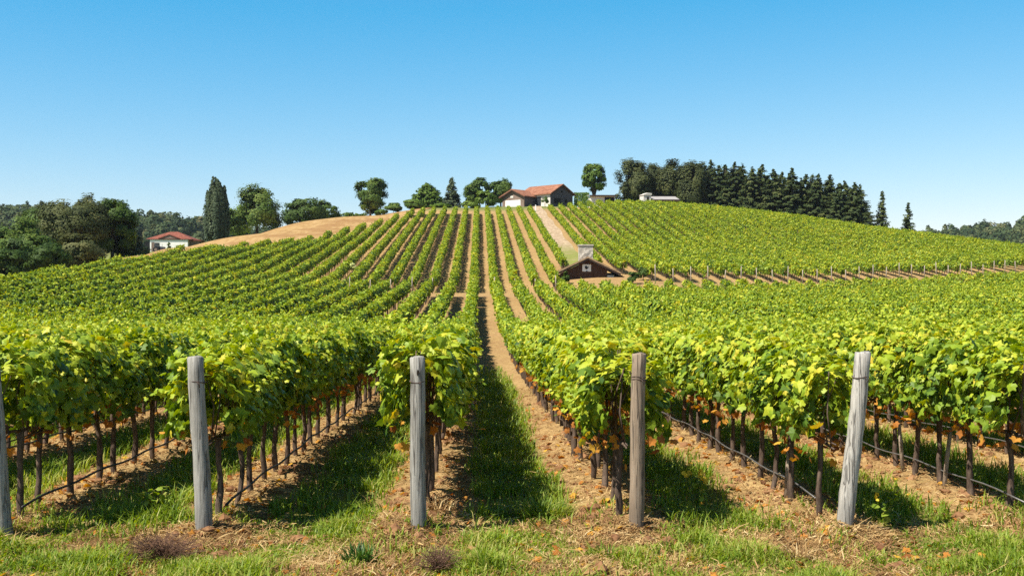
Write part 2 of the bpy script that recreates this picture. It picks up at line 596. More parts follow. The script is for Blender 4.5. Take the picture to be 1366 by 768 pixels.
# ------------------------------------------------------------------ leaves
LOBED = np.array([(0, .10), (.22, -.06), (.50, .12), (.40, .33), (.58, .60), (.27, .64), (0, 1.0), (-.27, .64), (-.58, .60), (-.40, .33), (-.50, .12), (-.22, -.06)])
LOBED = np.c_[LOBED, -.22 * np.abs(LOBED[:, 0]) - .10 * (LOBED[:, 1] - .4) ** 2]
LOBED = np.vstack([LOBED, [(0, .38, .05)]])
LOBED_F = np.array([(i, (i + 1) % 12, 12) for i in range(12)])
HEX = np.array([(0, 0, 0), (.5, .1, -.1), (.52, .6, -.12), (0, 1, -.1), (-.52, .6, -.12), (-.5, .1, -.1)])
HEX_F = np.array([(0, 1, 2, 3), (0, 3, 4, 5)])
DIA = np.array([(0, 0, 0), (.5, .48, -.1), (0, 1, 0), (-.5, .48, -.1)])
DIA_F = np.array([(0, 1, 2, 3)])


def unit(v):
    return v / np.maximum(np.linalg.norm(v, axis=-1, keepdims=True), 1e-9)


def leaves(P, N, T, S, tint, tmpl, tf):
    """vectorised leaf cards: P centre, N normal, T tip direction, S size"""
    N = unit(N)
    T = unit(T - N * (T * N).sum(-1, keepdims=True))
    B = np.cross(T, N)
    m = len(tmpl)
    V = P[:, None] + S[:, None, None] * (tmpl[None, :, :1] * B[:, None] + (tmpl[None, :, 1:2] - .4) * T[:, None] + tmpl[None, :, 2:] * N[:, None])
    Fc = (np.arange(len(P)) * m)[:, None, None] + tf[None]
    return V.reshape(-1, 3), Fc.reshape(-1, tf.shape[1]), np.repeat(tint, m)


def join(parts):
    V, Fs, A, off = [], {}, [], 0
    for v, f, a in parts:
        V.append(v)
        A.append(a)
        Fs.setdefault(f.shape[1], []).append(f + off)
        off += len(v)
    return np.vstack(V), [np.vstack(x) for x in Fs.values()], np.concatenate(A)


def canopy(n, L, size, r, tmpl, tf, shoots=5, w=.42, z0=.82, z1=1.77, jit=.5):
    """leaves of one vine, trained flat along Y; z0..z1 high, 2w wide"""
    th = r.uniform(-.9, math.pi + .9, n)            # around the hedge's section, few at the bottom
    rad = np.sqrt(r.uniform(.25, 1, n)) * r.normal(1, .07, n)
    y = r.uniform(-L / 2, L / 2, n)
    ph = r.uniform(0, 6.28, 3)
    bulge = 1 + .13 * np.sin(y * 5.2 + ph[0]) + .10 * np.sin(y * 11 + th * 2 + ph[1])
    cs, sn = np.cos(th), np.sin(th)
    hz, zm = (z1 - z0) / 2, (z1 + z0) / 2
    ex = np.sign(cs) * np.abs(cs) ** .5
    ez = np.sign(sn) * np.abs(sn) ** .75
    P = np.c_[ex * w * rad * bulge, y, zm + ez * hz * rad * (1 + .07 * np.sin(y * 7 + ph[2]))]
    N = np.c_[cs * 1.0, r.normal(0, .35, n), sn * .6 + .40] + r.normal(0, jit, (n, 3))
    T = np.c_[cs * .5 + r.normal(0, .3, n), r.normal(0, .75, n), -.75 + .5 * r.normal(size=n)]
    S = size * np.clip(np.exp(r.normal(0, .27, n)), .5, 1.7)
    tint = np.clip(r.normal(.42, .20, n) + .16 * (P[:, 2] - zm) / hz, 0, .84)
    yel = r.random(n) < .02
    tint[yel] = r.uniform(.85, 1, yel.sum())
    out = [(P, N, T, S, tint)]
    for k in range(shoots):                         # unpruned shoots standing out of the hedge
        y0 = r.uniform(-L / 2, L / 2)
        side = r.choice([-1, 1])
        top = r.random() < .65
        p0 = np.array([side * r.uniform(0, w * .7), y0, z1 - .12]) if top else np.array([side * w * .85, y0, r.uniform(z0 + .3, z1 - .2)])
        d = unit(np.array([side * r.uniform(-.1, .5), r.normal(0, .3), 1.0]) if top else np.array([side * 1.0, r.normal(0, .4), r.uniform(-.5, .4)]))
        m = r.integers(6, 11)
        ln = r.uniform(.14, .50) if top else r.uniform(.12, .26)
        tt = np.linspace(.1, 1, m)
        Pp = p0 + np.outer(tt * ln, d) + np.outer(tt ** 2 * ln * .25, [side * .6, 0, -.3])
        Pp += r.normal(0, .03, Pp.shape)
        Nn = np.array([side * .4, 0, .7]) + r.normal(0, .5, (m, 3))
        Tt = np.c_[r.normal(0, 1, m), r.normal(0, 1, m), np.full(m, -.5)]
        out.append((Pp, Nn, Tt, size * np.linspace(1.0, .5, m) * r.uniform(.8, 1.2, m), np.clip(r.normal(.58, .12, m), 0, .9)))
    P, N, T, S, tint = (np.concatenate([o[i] for o in out]) for i in range(5))
    return leaves(P, N, T, S, tint, tmpl, tf)


def vine_trunk(r, lean=0.0):
    b = MB()
    x, y = r.normal(0, .02), 0
    pts, rad = [], []
    bend = r.normal(0, .045, 2)
    n = 8
    for i in range(n):
        t_ = i / (n - 1)
        pts.append((x + bend[0] * math.sin(t_ * 3.1) + r.normal(0, .006), bend[1] * math.sin(t_ * 3.3 + .4) + lean * t_ + r.normal(0, .006), -.12 + t_ * 1.0))
        rad.append((.041 - .013 * math.sin(min(1, t_ * 1.1) * math.pi / 2) + .014 * max(0, t_ - .75) * 4 * .6) * r.uniform(.86, 1.14))
    b.tube(pts, rad, 8)
    top = pts[-1]
    for sgn in (-1, 1):                              # the two arms tied down along the wire
        q = [top]
        for j in range(1, 5):
            q.append((top[0] + r.normal(0, .012), top[1] + sgn * j * .11, top[2] - .02 + .03 * math.sin(j) + r.normal(0, .01)))
        b.tube(q, [.022, .019, .017, .014, .010], 6)
    for j in range(4):
        y_ = top[1] + r.uniform(-.4, .4)
        b.tube([(top[0], y_, top[2]), (top[0] + r.normal(0, .06), y_ + r.normal(0, .05), top[2] + .35), (top[0] + r.normal(0, .12), y_ + r.normal(0, .08), top[2] + .8)], [.009, .008, .006], 4)
    return b


NPROTO = 14
protos = []
for i in range(NPROTO):
    r = np.random.default_rng(100 + i)
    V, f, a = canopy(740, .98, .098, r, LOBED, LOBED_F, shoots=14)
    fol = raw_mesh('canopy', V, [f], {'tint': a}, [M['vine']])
    tr = vine_trunk(r, r.normal(0, .06)).build('trunk', M['vine_bark'], smooth=True)
    tm = tr.data
    bpy.data.objects.remove(tr)
    n = int(r.integers(18, 40))                      # dying leaves low round the fruit zone
    P = np.c_[r.choice([-1, 1], n) * np.abs(r.normal(.22, .12, n)), r.normal(0, .22, n), r.normal(.72, .10, n)]
    V, f, a = leaves(P, r.normal(0, 1, (n, 3)) + [0, 0, .4], np.c_[r.normal(0, .5, (n, 2)), -np.ones(n)], .095 * r.uniform(.6, 1.2, n), r.beta(1.4, 1.6, n), LOBED, LOBED_F)
    wit = raw_mesh('withered_leaves', V, [f], {'tint': a}, [M['withered']])
    protos.append((fol, tm, wit))

# every vine position in the vineyard
vx, vy, vk, vi = [], [], [], []
for k in range(-28, 62):
    x = X0 + k * SP
    pitch = .80
    yy = np.arange(Y0 + .68 + (0 if abs(k) < 3 else (k * .37) % .9), 246, pitch)
    yy = yy + rng.normal(0, .06, len(yy))
    ok = in_vineyard(np.full(len(yy), x), yy)
    yy = yy[ok]
    vx += [x] * len(yy)
    vy += list(yy)
    vk += [k] * len(yy)
    vi += list(range(len(yy)))
vx, vy, vk = np.array(vx), np.array(vy), np.array(vk)
vz = h(vx, vy)
vpx, vpy = px_of(vx, vy, vz + 1.3)
marg = 9 + .07 * vy
inreach = (vx > (-.4267 * vy - marg)) & (vx < (.4845 * vy + marg))
vx, vy, vk, vz, vpx = (q[inreach] for q in (vx, vy, vk, vz, vpx))
onscreen = (vpx > -45 * 12 / vy) & (vpx < 1366 + 45 * 12 / vy)
order = np.argsort(np.where(onscreen, vy, 1e9))
single = np.zeros(len(vx), bool)
single[order[:300]] = True


def ordinal(n):
    if 10 <= n % 100 <= 20:
        return f'{n}th'
    return f'{n}' + {1: 'st', 2: 'nd', 3: 'rd'}.get(n % 10, 'th')


ROWNAME = {-2: 'cropped post at the left border', -1: 'grey post that leans left', 0: 'post with the dark knot hole', 1: 'brown upright post', 2: 'slanting pale post'}
cnt = {}
for i in sorted(np.where(single)[0], key=lambda q: (vk[q], vy[q])):
    k = int(vk[i])
    cnt[k] = cnt.get(k, 0) + 1
    n = ordinal(cnt[k])
    if k in ROWNAME:
        lab = f'leafy trained grapevine, {n} one behind the {ROWNAME[k]}'
    elif k > 2:
        lab = f'leafy grapevine, {n} in view along the {ordinal(k - 2)} row right of the slanting post'
    else:
        lab = f'leafy grapevine, {n} in view along the {ordinal(-2 - k)} row left of all posts'
    r = np.random.default_rng(5000 + int(i))
    o = empty('grapevine', (vx[i] + r.normal(0, .03), vy[i], vz[i]), math.pi * int(r.integers(0, 2)) + r.normal(0, .05), lab, 'grapevine', 'grapevines trained along the near rows')
    o.scale = (r.uniform(.9, 1.14), 1, r.uniform(.94, 1.06))
    a, b, c = (protos[int(r.integers(NPROTO))] for _ in range(3))
    link('canopy', a[0], o)
    link('trunk', b[1], o)
    if (k > 0 and r.random() < .92) or r.random() < .3:
        w_ = link('withered_leaves', c[2], o)
        w_.location.z = .08 + r.normal(0, .04)

# all the other vines, as one mass
parts = []
rest = np.where(~single)[0]
lodp = {}


def lod_proto(lod, j):
    key = (lod, j)
    if key not in lodp:
        r = np.random.default_rng(900 + lod * 50 + j)
        if lod == 0:
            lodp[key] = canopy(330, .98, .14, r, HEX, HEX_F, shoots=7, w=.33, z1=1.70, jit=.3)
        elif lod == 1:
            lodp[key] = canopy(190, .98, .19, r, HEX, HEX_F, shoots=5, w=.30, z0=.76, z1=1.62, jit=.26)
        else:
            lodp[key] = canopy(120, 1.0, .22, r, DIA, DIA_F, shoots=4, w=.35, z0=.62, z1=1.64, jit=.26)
    return lodp[key]


r = np.random.default_rng(77)
trunk_V, trunk_F, toff = [], [], 0
for i in rest:
    d = vy[i]
    lod = 0 if d < 55 else (1 if d < 100 else 2)
    if d < 45 and not onscreen[i]:
        lod = 1
    V, f, a = lod_proto(lod, int(r.integers(24)))
    s = (-1) ** int(r.integers(2))
    wv = .86 + .26 * vnoise(vx[i], vy[i], 6, 3)
    if r.random() < .012:
        continue                                     # a missing vine now and then
    W = V * [s * wv * r.uniform(.9, 1.12), s * 1.0, r.uniform(.9, 1.06)] + [vx[i] + r.normal(0, .04), vy[i], vz[i]]
    parts.append((W, f, np.clip(a + r.normal(0, .07), 0, 1)))
    if d < 150:
        x, y, z = vx[i] + r.normal(0, .03), vy[i], vz[i]
        q = .032
        lx, ly = r.normal(0, .04, 2)
        c4 = np.array([(-q, -q), (q, -q), (q, q), (-q, q)])
        trunk_V.append(np.r_[np.c_[c4 + [x, y], np.full(4, z - .1)], np.c_[c4 * .8 + [x + lx, y + ly], np.full(4, z + .85)]])
        trunk_F.append(np.array([(j, (j + 1) % 4, (j + 1) % 4 + 4, j + 4) for j in range(4)]) + toff)
        toff += 8
V, Fl, A = join(parts)
nf = sum(len(f) for f in Fl)
TV, TF = np.vstack(trunk_V), np.vstack(trunk_F) + len(V)
me = raw_mesh('grapevines', np.r_[V, TV], Fl + [TF], {'tint': np.r_[A, np.zeros(len(TV))]}, [M['vine'], M['vine_bark']], np.r_[np.zeros(nf), np.ones(len(TF))])
tag(link('grapevines', me), 'green and yellow grapevines in rows, the far mass over the hill', 'vineyard', kind='stuff')
print('vines', len(vx), 'faces', nf)

# a vine gone dark red at the head of a hillside row
rx, ry, _ = ray(456, 392, 118)
kx = X0 + SP * round((rx - X0) / SP)
o = empty('grapevine', (kx, 115.6, h(kx, 115.6)), 0, 'dark red grapevine at the foot of the hillside rows, below the pale bush', 'grapevine')
r = np.random.default_rng(4)
V, f, a = canopy(90, .9, .22, r, HEX, HEX_F, 2, w=.35, z0=.3, z1=1.4)
link('canopy', raw_mesh('canopy', V, [f], {'tint': a}, [M['red_leaf']]), o)
link('trunk', protos[0][1], o)


# ------------------------------------------------------------------ end posts, wires, hoses
def end_post(k, px_top, py_top, px_bot, mat, label, rad, name_wire, seed, knot=False):
    r = np.random.default_rng(seed)
    xb, yb, _ = ray(px_bot, 700, Y0)
    zb = float(h(xb, yb)) - .02
    xt, _, zt = ray(px_top, py_top, Y0)
    o = empty('vineyard_post', (xb, yb, zb), 0, label, 'post', 'wooden end posts at the heads of the near rows')
    H = zt - zb
    tilt = (xt - xb)
    b = MB()
    pts, rr = [], []
    for i in range(15):
        q = i / 14
        pts.append((tilt * q + .006 * math.sin(q * 7 + seed), .03 * q + .005 * math.sin(q * 5), -.25 + (H + .25) * q if i else -.25))
        rr.append(rad * (1.06 - .13 * q) * r.uniform(.975, 1.025))
    pts.append((pts[-1][0], pts[-1][1], pts[-1][2] + .012))
    rr.append(rr[-1] * .88)
    b.tube(pts, rr, 18)
    for v in b.bm.verts:
        v.co.x += r.normal(0, .0022)
        v.co.y += r.normal(0, .0022)
        if v.co.z > H - .01:
            v.co.z += .005 * math.sin(v.co.x * 40 + seed) + r.normal(0, .003)
    p = b.build('shaft', mat, o, True)
    for q in ([(.86, 1)] if name_wire == 1 else [(.855, 1), (.87, 1)]):
        zz = H * q[0]
        cx, cy = tilt * q[0], .03 * q[0]
        rw = rad * .975
        b = MB()
        loop = [(cx + rw * math.cos(s_), cy + rw * math.sin(s_), zz + .008 * math.sin(s_ * 2 + seed)) for s_ in np.linspace(0, 2 * math.pi, 20)]
        b.tube(loop, .006, 6)
        tail = [(cx + .3 * rw, cy - rw * 1.03, zz), (cx + .6 * rw, cy - rw * 1.2, zz - .02), (cx + .55 * rw, cy - rw * 1.1, zz - .05)]
        b.tube(tail, .005, 5)
        b.tube([(cx - rw, cy - .01, zz), (cx - rw * .7, cy + .12, zz + .01), (cx - .03, cy + .5, zz + .05)], .004, 5)
        b.build('wire_tie', M['rusty'], o, True)
    if knot:
        b = MB()
        zz = H * .915
        cx = tilt * .915 + .012
        prof = [(.010 * math.cos(s_) + cx, zz + .032 * math.sin(s_)) for s_ in np.linspace(0, 2 * math.pi, 13)[:-1]]
        b.prism(prof, 'y', -rad * .97, -rad * .80 + .03)
        b.build('knot_hole', M['knot'], o)
    return o, H


end_post(-2, -15, 474, 7, M['post_grey'], 'grey wooden end post cut off by the left edge of the picture', .088, 1, 3)
end_post(-1, 260, 477, 274, M['post_grey'], 'grey wooden end post leaning left, with a thin wire tied near its top', .083, 1, 5)
end_post(0, 556, 477, 559, M['post_grey'], 'upright grey wooden end post with a dark knot hole at its top', .078, 1, 8, True)
end_post(1, 853, 473, 848, M['post_brown'], 'brownish upright wooden end post with twisted wire near its top', .075, 2, 12)
end_post(2, 1153, 471, 1124, M['post_light'], 'pale wooden end post slanting to the right, with a wire band', .082, 1, 16)

for k in range(-4, 8):
    x = X0 + k * SP
    if k < -2:
        ya = max(Y0 + .5, -x / .52)
    elif k > 2:
        ya = max(Y0 + .5, x / .58)
    else:
        ya = Y0
    yb = min(ya + 32, 52)
    yy = np.arange(ya, yb, 1.0)
    wh = np.where(k > 2, f'in the {ordinal(k - 2)} row right of the slanting post', np.where(k < -2, f'in the {ordinal(-2 - k)} row left of all posts', ''))
    wh = f'behind the {ROWNAME[k]}' if k in ROWNAME else str(wh)
    b = MB()
    b.tube([(x + .01 * math.sin(y * 2.1), y, float(base_h(x, y)) + .78 + .015 * math.sin(y * 1.7)) for y in yy], .0075, 5)
    tag(b.build('trellis_wire', M['rusty'], smooth=True), f'thin trellis wire {wh}', 'wire', 'trellis wires along the near rows')
    if k <= -1:
        b = MB()
        b.tube([(x + .07 + .02 * math.sin(y * 1.3), y, float(base_h(x, y)) + .09 + .014 * math.sin(y * 3.3 + k)) for y in np.arange(ya + .6, yb, .33)], .014, 7)
        tag(b.build('irrigation_hose', M['hose'], smooth=True), f'black watering hose {wh}', 'hose', 'watering hoses along the near rows')
    elif k >= 2:
        b = MB()
        b.tube([(x - .05 + .02 * math.sin(y * 1.1), y, float(base_h(x, y)) + .15 + .014 * math.sin(y * 2.9 + k)) for y in np.arange(ya + (.6 if k < 3 else -.2), yb, .33)], .009, 6)
        tag(b.build('irrigation_hose', M['wire'], smooth=True), f'thin grey watering line {wh}', 'hose', 'watering hoses along the near rows')

# pale stakes leaning among the right-hand vines
for k, off, lean, lab in ((2, 1.65, .05, 'pale wooden stake beside the vines behind the slanting post'), (3, 2.4, -.06, 'pale cut stake among the vines of the row right of the slanting post'), (3, 1.1, .10, 'thin light stake leaning on a vine at the right picture edge')):
    x, y = X0 + k * SP - .07, Y0 + off + (0 if k == 2 else 1.2)
    b = MB()
    b.tube([(0, 0, -.1), (lean * .5, .01, .35), (lean, .02, .72)], [.028, .026, .023], 8)
    o = b.build('stake', M['light_bark'], smooth=True)
    o.location = (x, y, float(h(x, y)))
    tag(o, lab, 'stake', 'stakes among the near vines')


# far posts
def far_post(x, y, H, label, group, seed):
    r = np.random.default_rng(seed)
    b = MB()
    lx, ly = r.normal(0, .05, 2)
    b.tube([(0, 0, -.2), (lx * .5, ly * .5, H * .5), (lx, ly, H)], [.058, .055, .05], 8)
    o = b.build('vineyard_post', M['far_post'], smooth=True)
    o.location = (x, y, float(h(x, y)))
    tag(o, label, 'post', group)


n = 0
for k in range(8, 46):
    x = X0 + k * SP
    if x < 17.2:
        continue
    y = float(foot_y(x)) - .7
    if px_of(x, y, 3)[0] > 1380:
        break
    n += 1
    far_post(x, y, 1.75 + .25 * math.sin(k * 2.3), f'thin pale end post, {ordinal(n)} from the hut along the foot of the right hillside', 'end posts along the foot of the right hillside', k)
for k in range(-6, 5):
    x = X0 + k * SP
    far_post(x, 115.7, 1.6 + .15 * math.sin(k * 1.7), f'pale post at the foot of the {ordinal(6 - k)} hillside row left of the dirt track', 'posts at the feet of the hillside rows', k + 300)


# ------------------------------------------------------------------ grass, straw, clods
def blades(P, H, Wd, ang, bend, tint):
    """bent blades: 3 levels, last is a point"""
    n = len(P)
    d = np.c_[np.cos(ang), np.sin(ang)]
    s = np.c_[-d[:, 1], d[:, 0]]
    V = np.empty((n, 5, 3))
    for j, (t_, w_) in enumerate(((0, 1), (.55, .8))):
        c = P[:, :2] + d * (bend * H * t_ ** 2)[:, None]
        z = P[:, 2] + H * t_ * (1 - .18 * bend * t_)
        V[:, j * 2, :2] = c - s * (Wd * w_)[:, None]
        V[:, j * 2 + 1, :2] = c + s * (Wd * w_)[:, None]
        V[:, j * 2, 2] = V[:, j * 2 + 1, 2] = z
    V[:, 4, :2] = P[:, :2] + d * (bend * H)[:, None]
    V[:, 4, 2] = P[:, 2] + H * np.maximum(.15, 1 - .35 * bend)
    b = (np.arange(n) * 5)[:, None]
    return V.reshape(-1, 3), b + np.array([[0, 1, 3, 2]]), b + np.array([[2, 3, 4]]), np.repeat(tint, 5)


r = np.random.default_rng(21)


def sample(n, y0, y1, power=1.0):
    y = y0 + (y1 - y0) * r.random(n) ** power
    x = r.uniform(-1, 1, n)
    x = np.where(x < 0, x * (.4267 * y + 1.2), x * (.4845 * y + 1.2))
    return x, y


# alleys
X1, Y1 = sample(330000, 11.0, 48, 1.25)
dens = lush(X1, Y1) * sstep(.42, .72, row_dist(X1) + .35 * (vnoise(X1, Y1, .5, 8) - .5)) * (.12 + .88 * sstep(.32, .62, .6 * vnoise(X1, Y1, .9, 9) + .4 * vnoise(X1, Y1, .3, 19)))
k = r.random(len(X1)) < dens
X1, Y1 = X1[k], Y1[k]
H1 = (.07 + .16 * vnoise(X1, Y1, .6, 11)) * r.uniform(.6, 1.4, len(X1)) * (1 + Y1 / 60)
# headland
X2, Y2 = sample(230000, 7.6, 12.6)
k = r.random(len(X2)) < headland(X2, Y2) * .8 * (.25 + .75 * vnoise(X2, Y2, .18, 12)) + .10 * vnoise(X2, Y2, .35, 33)
X2, Y2 = X2[k], Y2[k]
H2 = (.03 + .19 * vnoise(X2, Y2, .5, 13) ** 2) * r.uniform(.5, 1.5, len(X2))
Xg, Yg, Hg = np.r_[X1, X2], np.r_[Y1, Y2], np.r_[H1, H2]
Zg = h(Xg, Yg) - .01
n = len(Xg)
tint = np.clip(r.normal(.45, .22, n) + .3 * (vnoise(Xg, Yg, .9, 14) - .5) + np.where(Yg < 11.3, .16, .06) + .3 * (vnoise(Xg, Yg, .25, 24) - .5), 0, 1)
V, q, t3, A = blades(np.c_[Xg, Yg, Zg], Hg, .0042 * (1 + Yg / 14) * r.uniform(.6, 1.3, n), r.uniform(0, 6.28, n), r.uniform(.2, 1.2, n), tint)
tag(link('grass', raw_mesh('grass', V, [q, t3], {'tint': A}, [M['grass']])), 'green grass in the alleys between the rows and along the front', 'grass', kind='stuff')
print('grass', n)

# straw: dry cut stems lying about, on the vine strips and the headland
X1, Y1 = sample(120000, 10.8, 34, 1.5)
k = r.random(len(X1)) < (1 - sstep(.45, .75, row_dist(X1) + .3 * (vnoise(X1, Y1, .5, 15) - .5))) * .75 + .03
X1, Y1 = X1[k], Y1[k]
X2, Y2 = sample(120000, 7.6, 12)
k = r.random(len(X2)) < (1 - headland(X2, Y2)) * .8 + .10
X2, Y2 = X2[k], Y2[k]
Xs, Ys = np.r_[X1, X2], np.r_[Y1, Y2]
n = len(Xs)
P = np.c_[Xs, Ys, h(Xs, Ys) + r.uniform(.004, .03, n)]
ang = r.normal(0, .9, n) + 2.5 * vnoise(Xs, Ys, .5, 16)
el = r.normal(.06, .22, n)
D = np.c_[np.cos(ang) * np.cos(el), np.sin(ang) * np.cos(el), np.sin(el)]
L = r.uniform(.04, .10, n) * np.exp(r.normal(0, .45, n))
Sd = np.c_[-np.sin(ang), np.cos(ang), r.normal(0, .5, n)] * (.0017 * (1 + Ys / 14) * r.uniform(.6, 1.6, n))[:, None]
kink = P + D * L[:, None] * .5 + np.c_[r.normal(0, .012, (n, 2)), r.uniform(0, .02, n)]
end = P + D * L[:, None]
end[:, 2] = np.maximum(end[:, 2], P[:, 2] - .01)
V = np.stack([P - Sd, P + Sd, kink + Sd, kink - Sd, end + Sd * .5, end - Sd * .5], 1).reshape(-1, 3)
b = (np.arange(n) * 6)[:, None]
tint = np.clip(r.normal(.42, .22, n) + .5 * (vnoise(Xs, Ys, .45, 31) - .5), 0, 1)
tag(link('straw', raw_mesh('straw', V, [b + np.array([[0, 1, 2, 3]]), b + np.array([[3, 2, 4, 5]])], {'tint': np.repeat(tint, 6)}, [M['straw']])), 'dry tan straw lying on the soil under the vines', 'straw', kind='stuff')

# clods and dead leaves
ico = bmesh.new()
bmesh.ops.create_icosphere(ico, subdivisions=1, radius=1)
IV = np.array([v.co[:] for v in ico.verts])
IF = np.array([[v.index for v in f.verts] for f in ico.faces])
ico.free()
X1, Y1 = sample(26000, 8.6, 32, 1.6)
k = r.random(len(X1)) < (1 - sstep(.35, .7, row_dist(X1))) * sstep(.35, .65, vnoise(X1, Y1, .8, 18)) * np.where(Y1 < 10.8, .35, 1) + .015
X1, Y1 = X1[k], Y1[k]
n = len(X1)
S = np.minimum(.085, .015 * np.exp(r.normal(.35, .55, n)))
Vc = IV[None] * r.uniform(.65, 1.3, (n, 12, 1)) * S[:, None, None] * np.stack([r.uniform(.8, 1.5, n), r.uniform(.8, 1.5, n), r.uniform(.5, .9, n)], -1)[:, None]
Vc = Vc + np.c_[X1, Y1, h(X1, Y1) + S * .2][:, None]
t = NT('soil_clod')
pos = t.n('ShaderNodeNewGeometry').outputs['Position']
c = t.ramp(t.noise(pos, 7, 5), [(.3, (.13, .06, .03)), (.6, (.29, .155, .075)), (.8, (.42, .26, .13))])
M['clod'] = t.done(t.bsdf(c, .97, .05, t.noise(pos, 40, 4), .6, .02))
tag(link('soil', raw_mesh('soil', Vc.reshape(-1, 3), [((np.arange(n) * 12)[:, None, None] + IF[None]).reshape(-1, 3)], None, [M['clod']])), 'crumbly reddish brown soil clods under the vines', 'soil', kind='stuff')
X1, Y1 = sample(5200, 8.2, 26, 1.4)
k = r.random(len(X1)) < .75 - .5 * sstep(.4, .8, row_dist(X1))
X1, Y1 = X1[k], Y1[k]
n = len(X1)
V, f, a = leaves(np.c_[X1, Y1, h(X1, Y1) + .025], np.c_[r.normal(0, .5, (n, 2)), np.ones(n)], np.c_[r.normal(0, 1, (n, 2)), r.normal(0, .2, n)], .085 * r.uniform(.6, 1.3, n), r.uniform(0, 1, n), LOBED, LOBED_F)
tag(link('fallen_leaves', raw_mesh('fallen_leaves', V, [f], {'tint': a}, [M['withered']])), 'brown and orange fallen vine leaves on the soil', 'leaves', kind='stuff')


# ------------------------------------------------------------------ single weeds and tufts in front
def gpt(px, py):
    """ground point under a pixel of the foreground"""
    lo, hi = 5.0, 30.0
    for _ in range(40):
        m = (lo + hi) / 2
        x, y, z = ray(px, py, m)
        if z > float(h(x, y)):
            lo = m
        else:
            hi = m
    x, y, z = ray(px, py, lo)
    return x, y, float(h(x, y))


def tuft(px, py, n, hh, spread, mat, name, label, cat, wd=.006, bend=(.2, .9), seed=0, group=None):
    r = np.random.default_rng(seed + 40)
    x, y, z = gpt(px, py)
    ang = r.uniform(0, 6.28, n)
    rad = spread * np.sqrt(r.random(n))
    P = np.c_[rad * np.cos(ang), rad * np.sin(ang), np.full(n, -.02)]
    V, q, t3, A = blades(P, hh * r.uniform(.5, 1.15, n), wd * r.uniform(.7, 1.3, n), ang + r.normal(0, .6, n), r.uniform(*bend, n), r.uniform(0, 1, n))
    o = link(name, raw_mesh(name, V, [q, t3], {'tint': A}, [mat]))
    o.location = (x, y, z)
    tag(o, label, cat, group)


tuft(480, 750, 150, .21, .15, M['tuft'], 'grass_tuft', 'dark green broad-bladed tuft left of the knot-hole post', 'grass tuft', .009, seed=1)
tuft(945, 740, 60, .11, .10, M['tuft'], 'grass_tuft', 'small dark green rosette of blades between the brown and slanting posts', 'grass tuft', .010, (.3, 1.0), 2)
tuft(140, 742, 150, .16, .20, M['grass'], 'grass_tuft', 'bright green low tuft at the lower left near the dry bush', 'grass tuft', .008, seed=3)
tuft(235, 764, 60, .16, .08, M['grass'], 'grass_tuft', 'bright green upright tuft below the dry bush at the bottom edge', 'grass tuft', .010, (.1, .5), 4)
tuft(725, 690, 520, .27, .30, M['grass'], 'grass_tuft', 'tall bright green clump of grass in the alley left of the brown post', 'grass tuft', .006, (.3, 1.2), 5)
tuft(580, 680, 170, .2, .22, M['straw'], 'straw_tuft', 'heap of standing dry straw at the foot of the knot-hole post', 'straw', .006, (.5, 1.6), 6)
tuft(810, 742, 160, .16, .18, M['grass'], 'grass_tuft', 'olive green spreading tuft below the brown post', 'grass tuft', .006, (.3, 1.1), 7)
tuft(1060, 745, 110, .2, .16, M['straw'], 'straw_tuft', 'bleached straw tuft below the slanting post', 'straw', .005, (.4, 1.3), 8)


def dry_bush(px, py, w, hh, n, label, seed):
    r = np.random.default_rng(seed)
    x, y, z = gpt(px, py)
    b = MB()
    for i in range(n):
        a = r.uniform(0, 6.28)
        q = math.sqrt(r.random())
        ex, ey, ez = w * q * math.cos(a), w * q * math.sin(a), hh * (1.05 - .6 * q * q) * r.uniform(.6, 1.1)
        m = (ex * .35 + r.normal(0, .02), ey * .35 + r.normal(0, .02), ez * .55)
        b.tube([(r.normal(0, .03), r.normal(0, .03), -.03), m, (ex, ey, ez)], [.0035, .0025, .0012], 3, False)
        for j in range(2):
            u = r.uniform(.4, 1)
            p = [m[c] * (1 - u) + (ex, ey, ez)[c] * u for c in range(3)]
            b.tube([p, [p[0] + r.normal(0, .05), p[1] + r.normal(0, .05), p[2] + r.uniform(-.02, .06)]], [.002, .001], 3, False)
    o = b.build('dry_bush', M['dry_twig'])
    o.location = (x, y, z)
    tag(o, label, 'dry bush', 'dry bushes in the foreground')


dry_bush(213, 748, .42, .26, 300, 'brown dead twiggy bush in front of the post that leans left', 1)
dry_bush(585, 764, .24, .24, 170, 'small greyish dry bush at the bottom edge below the knot-hole post', 2)


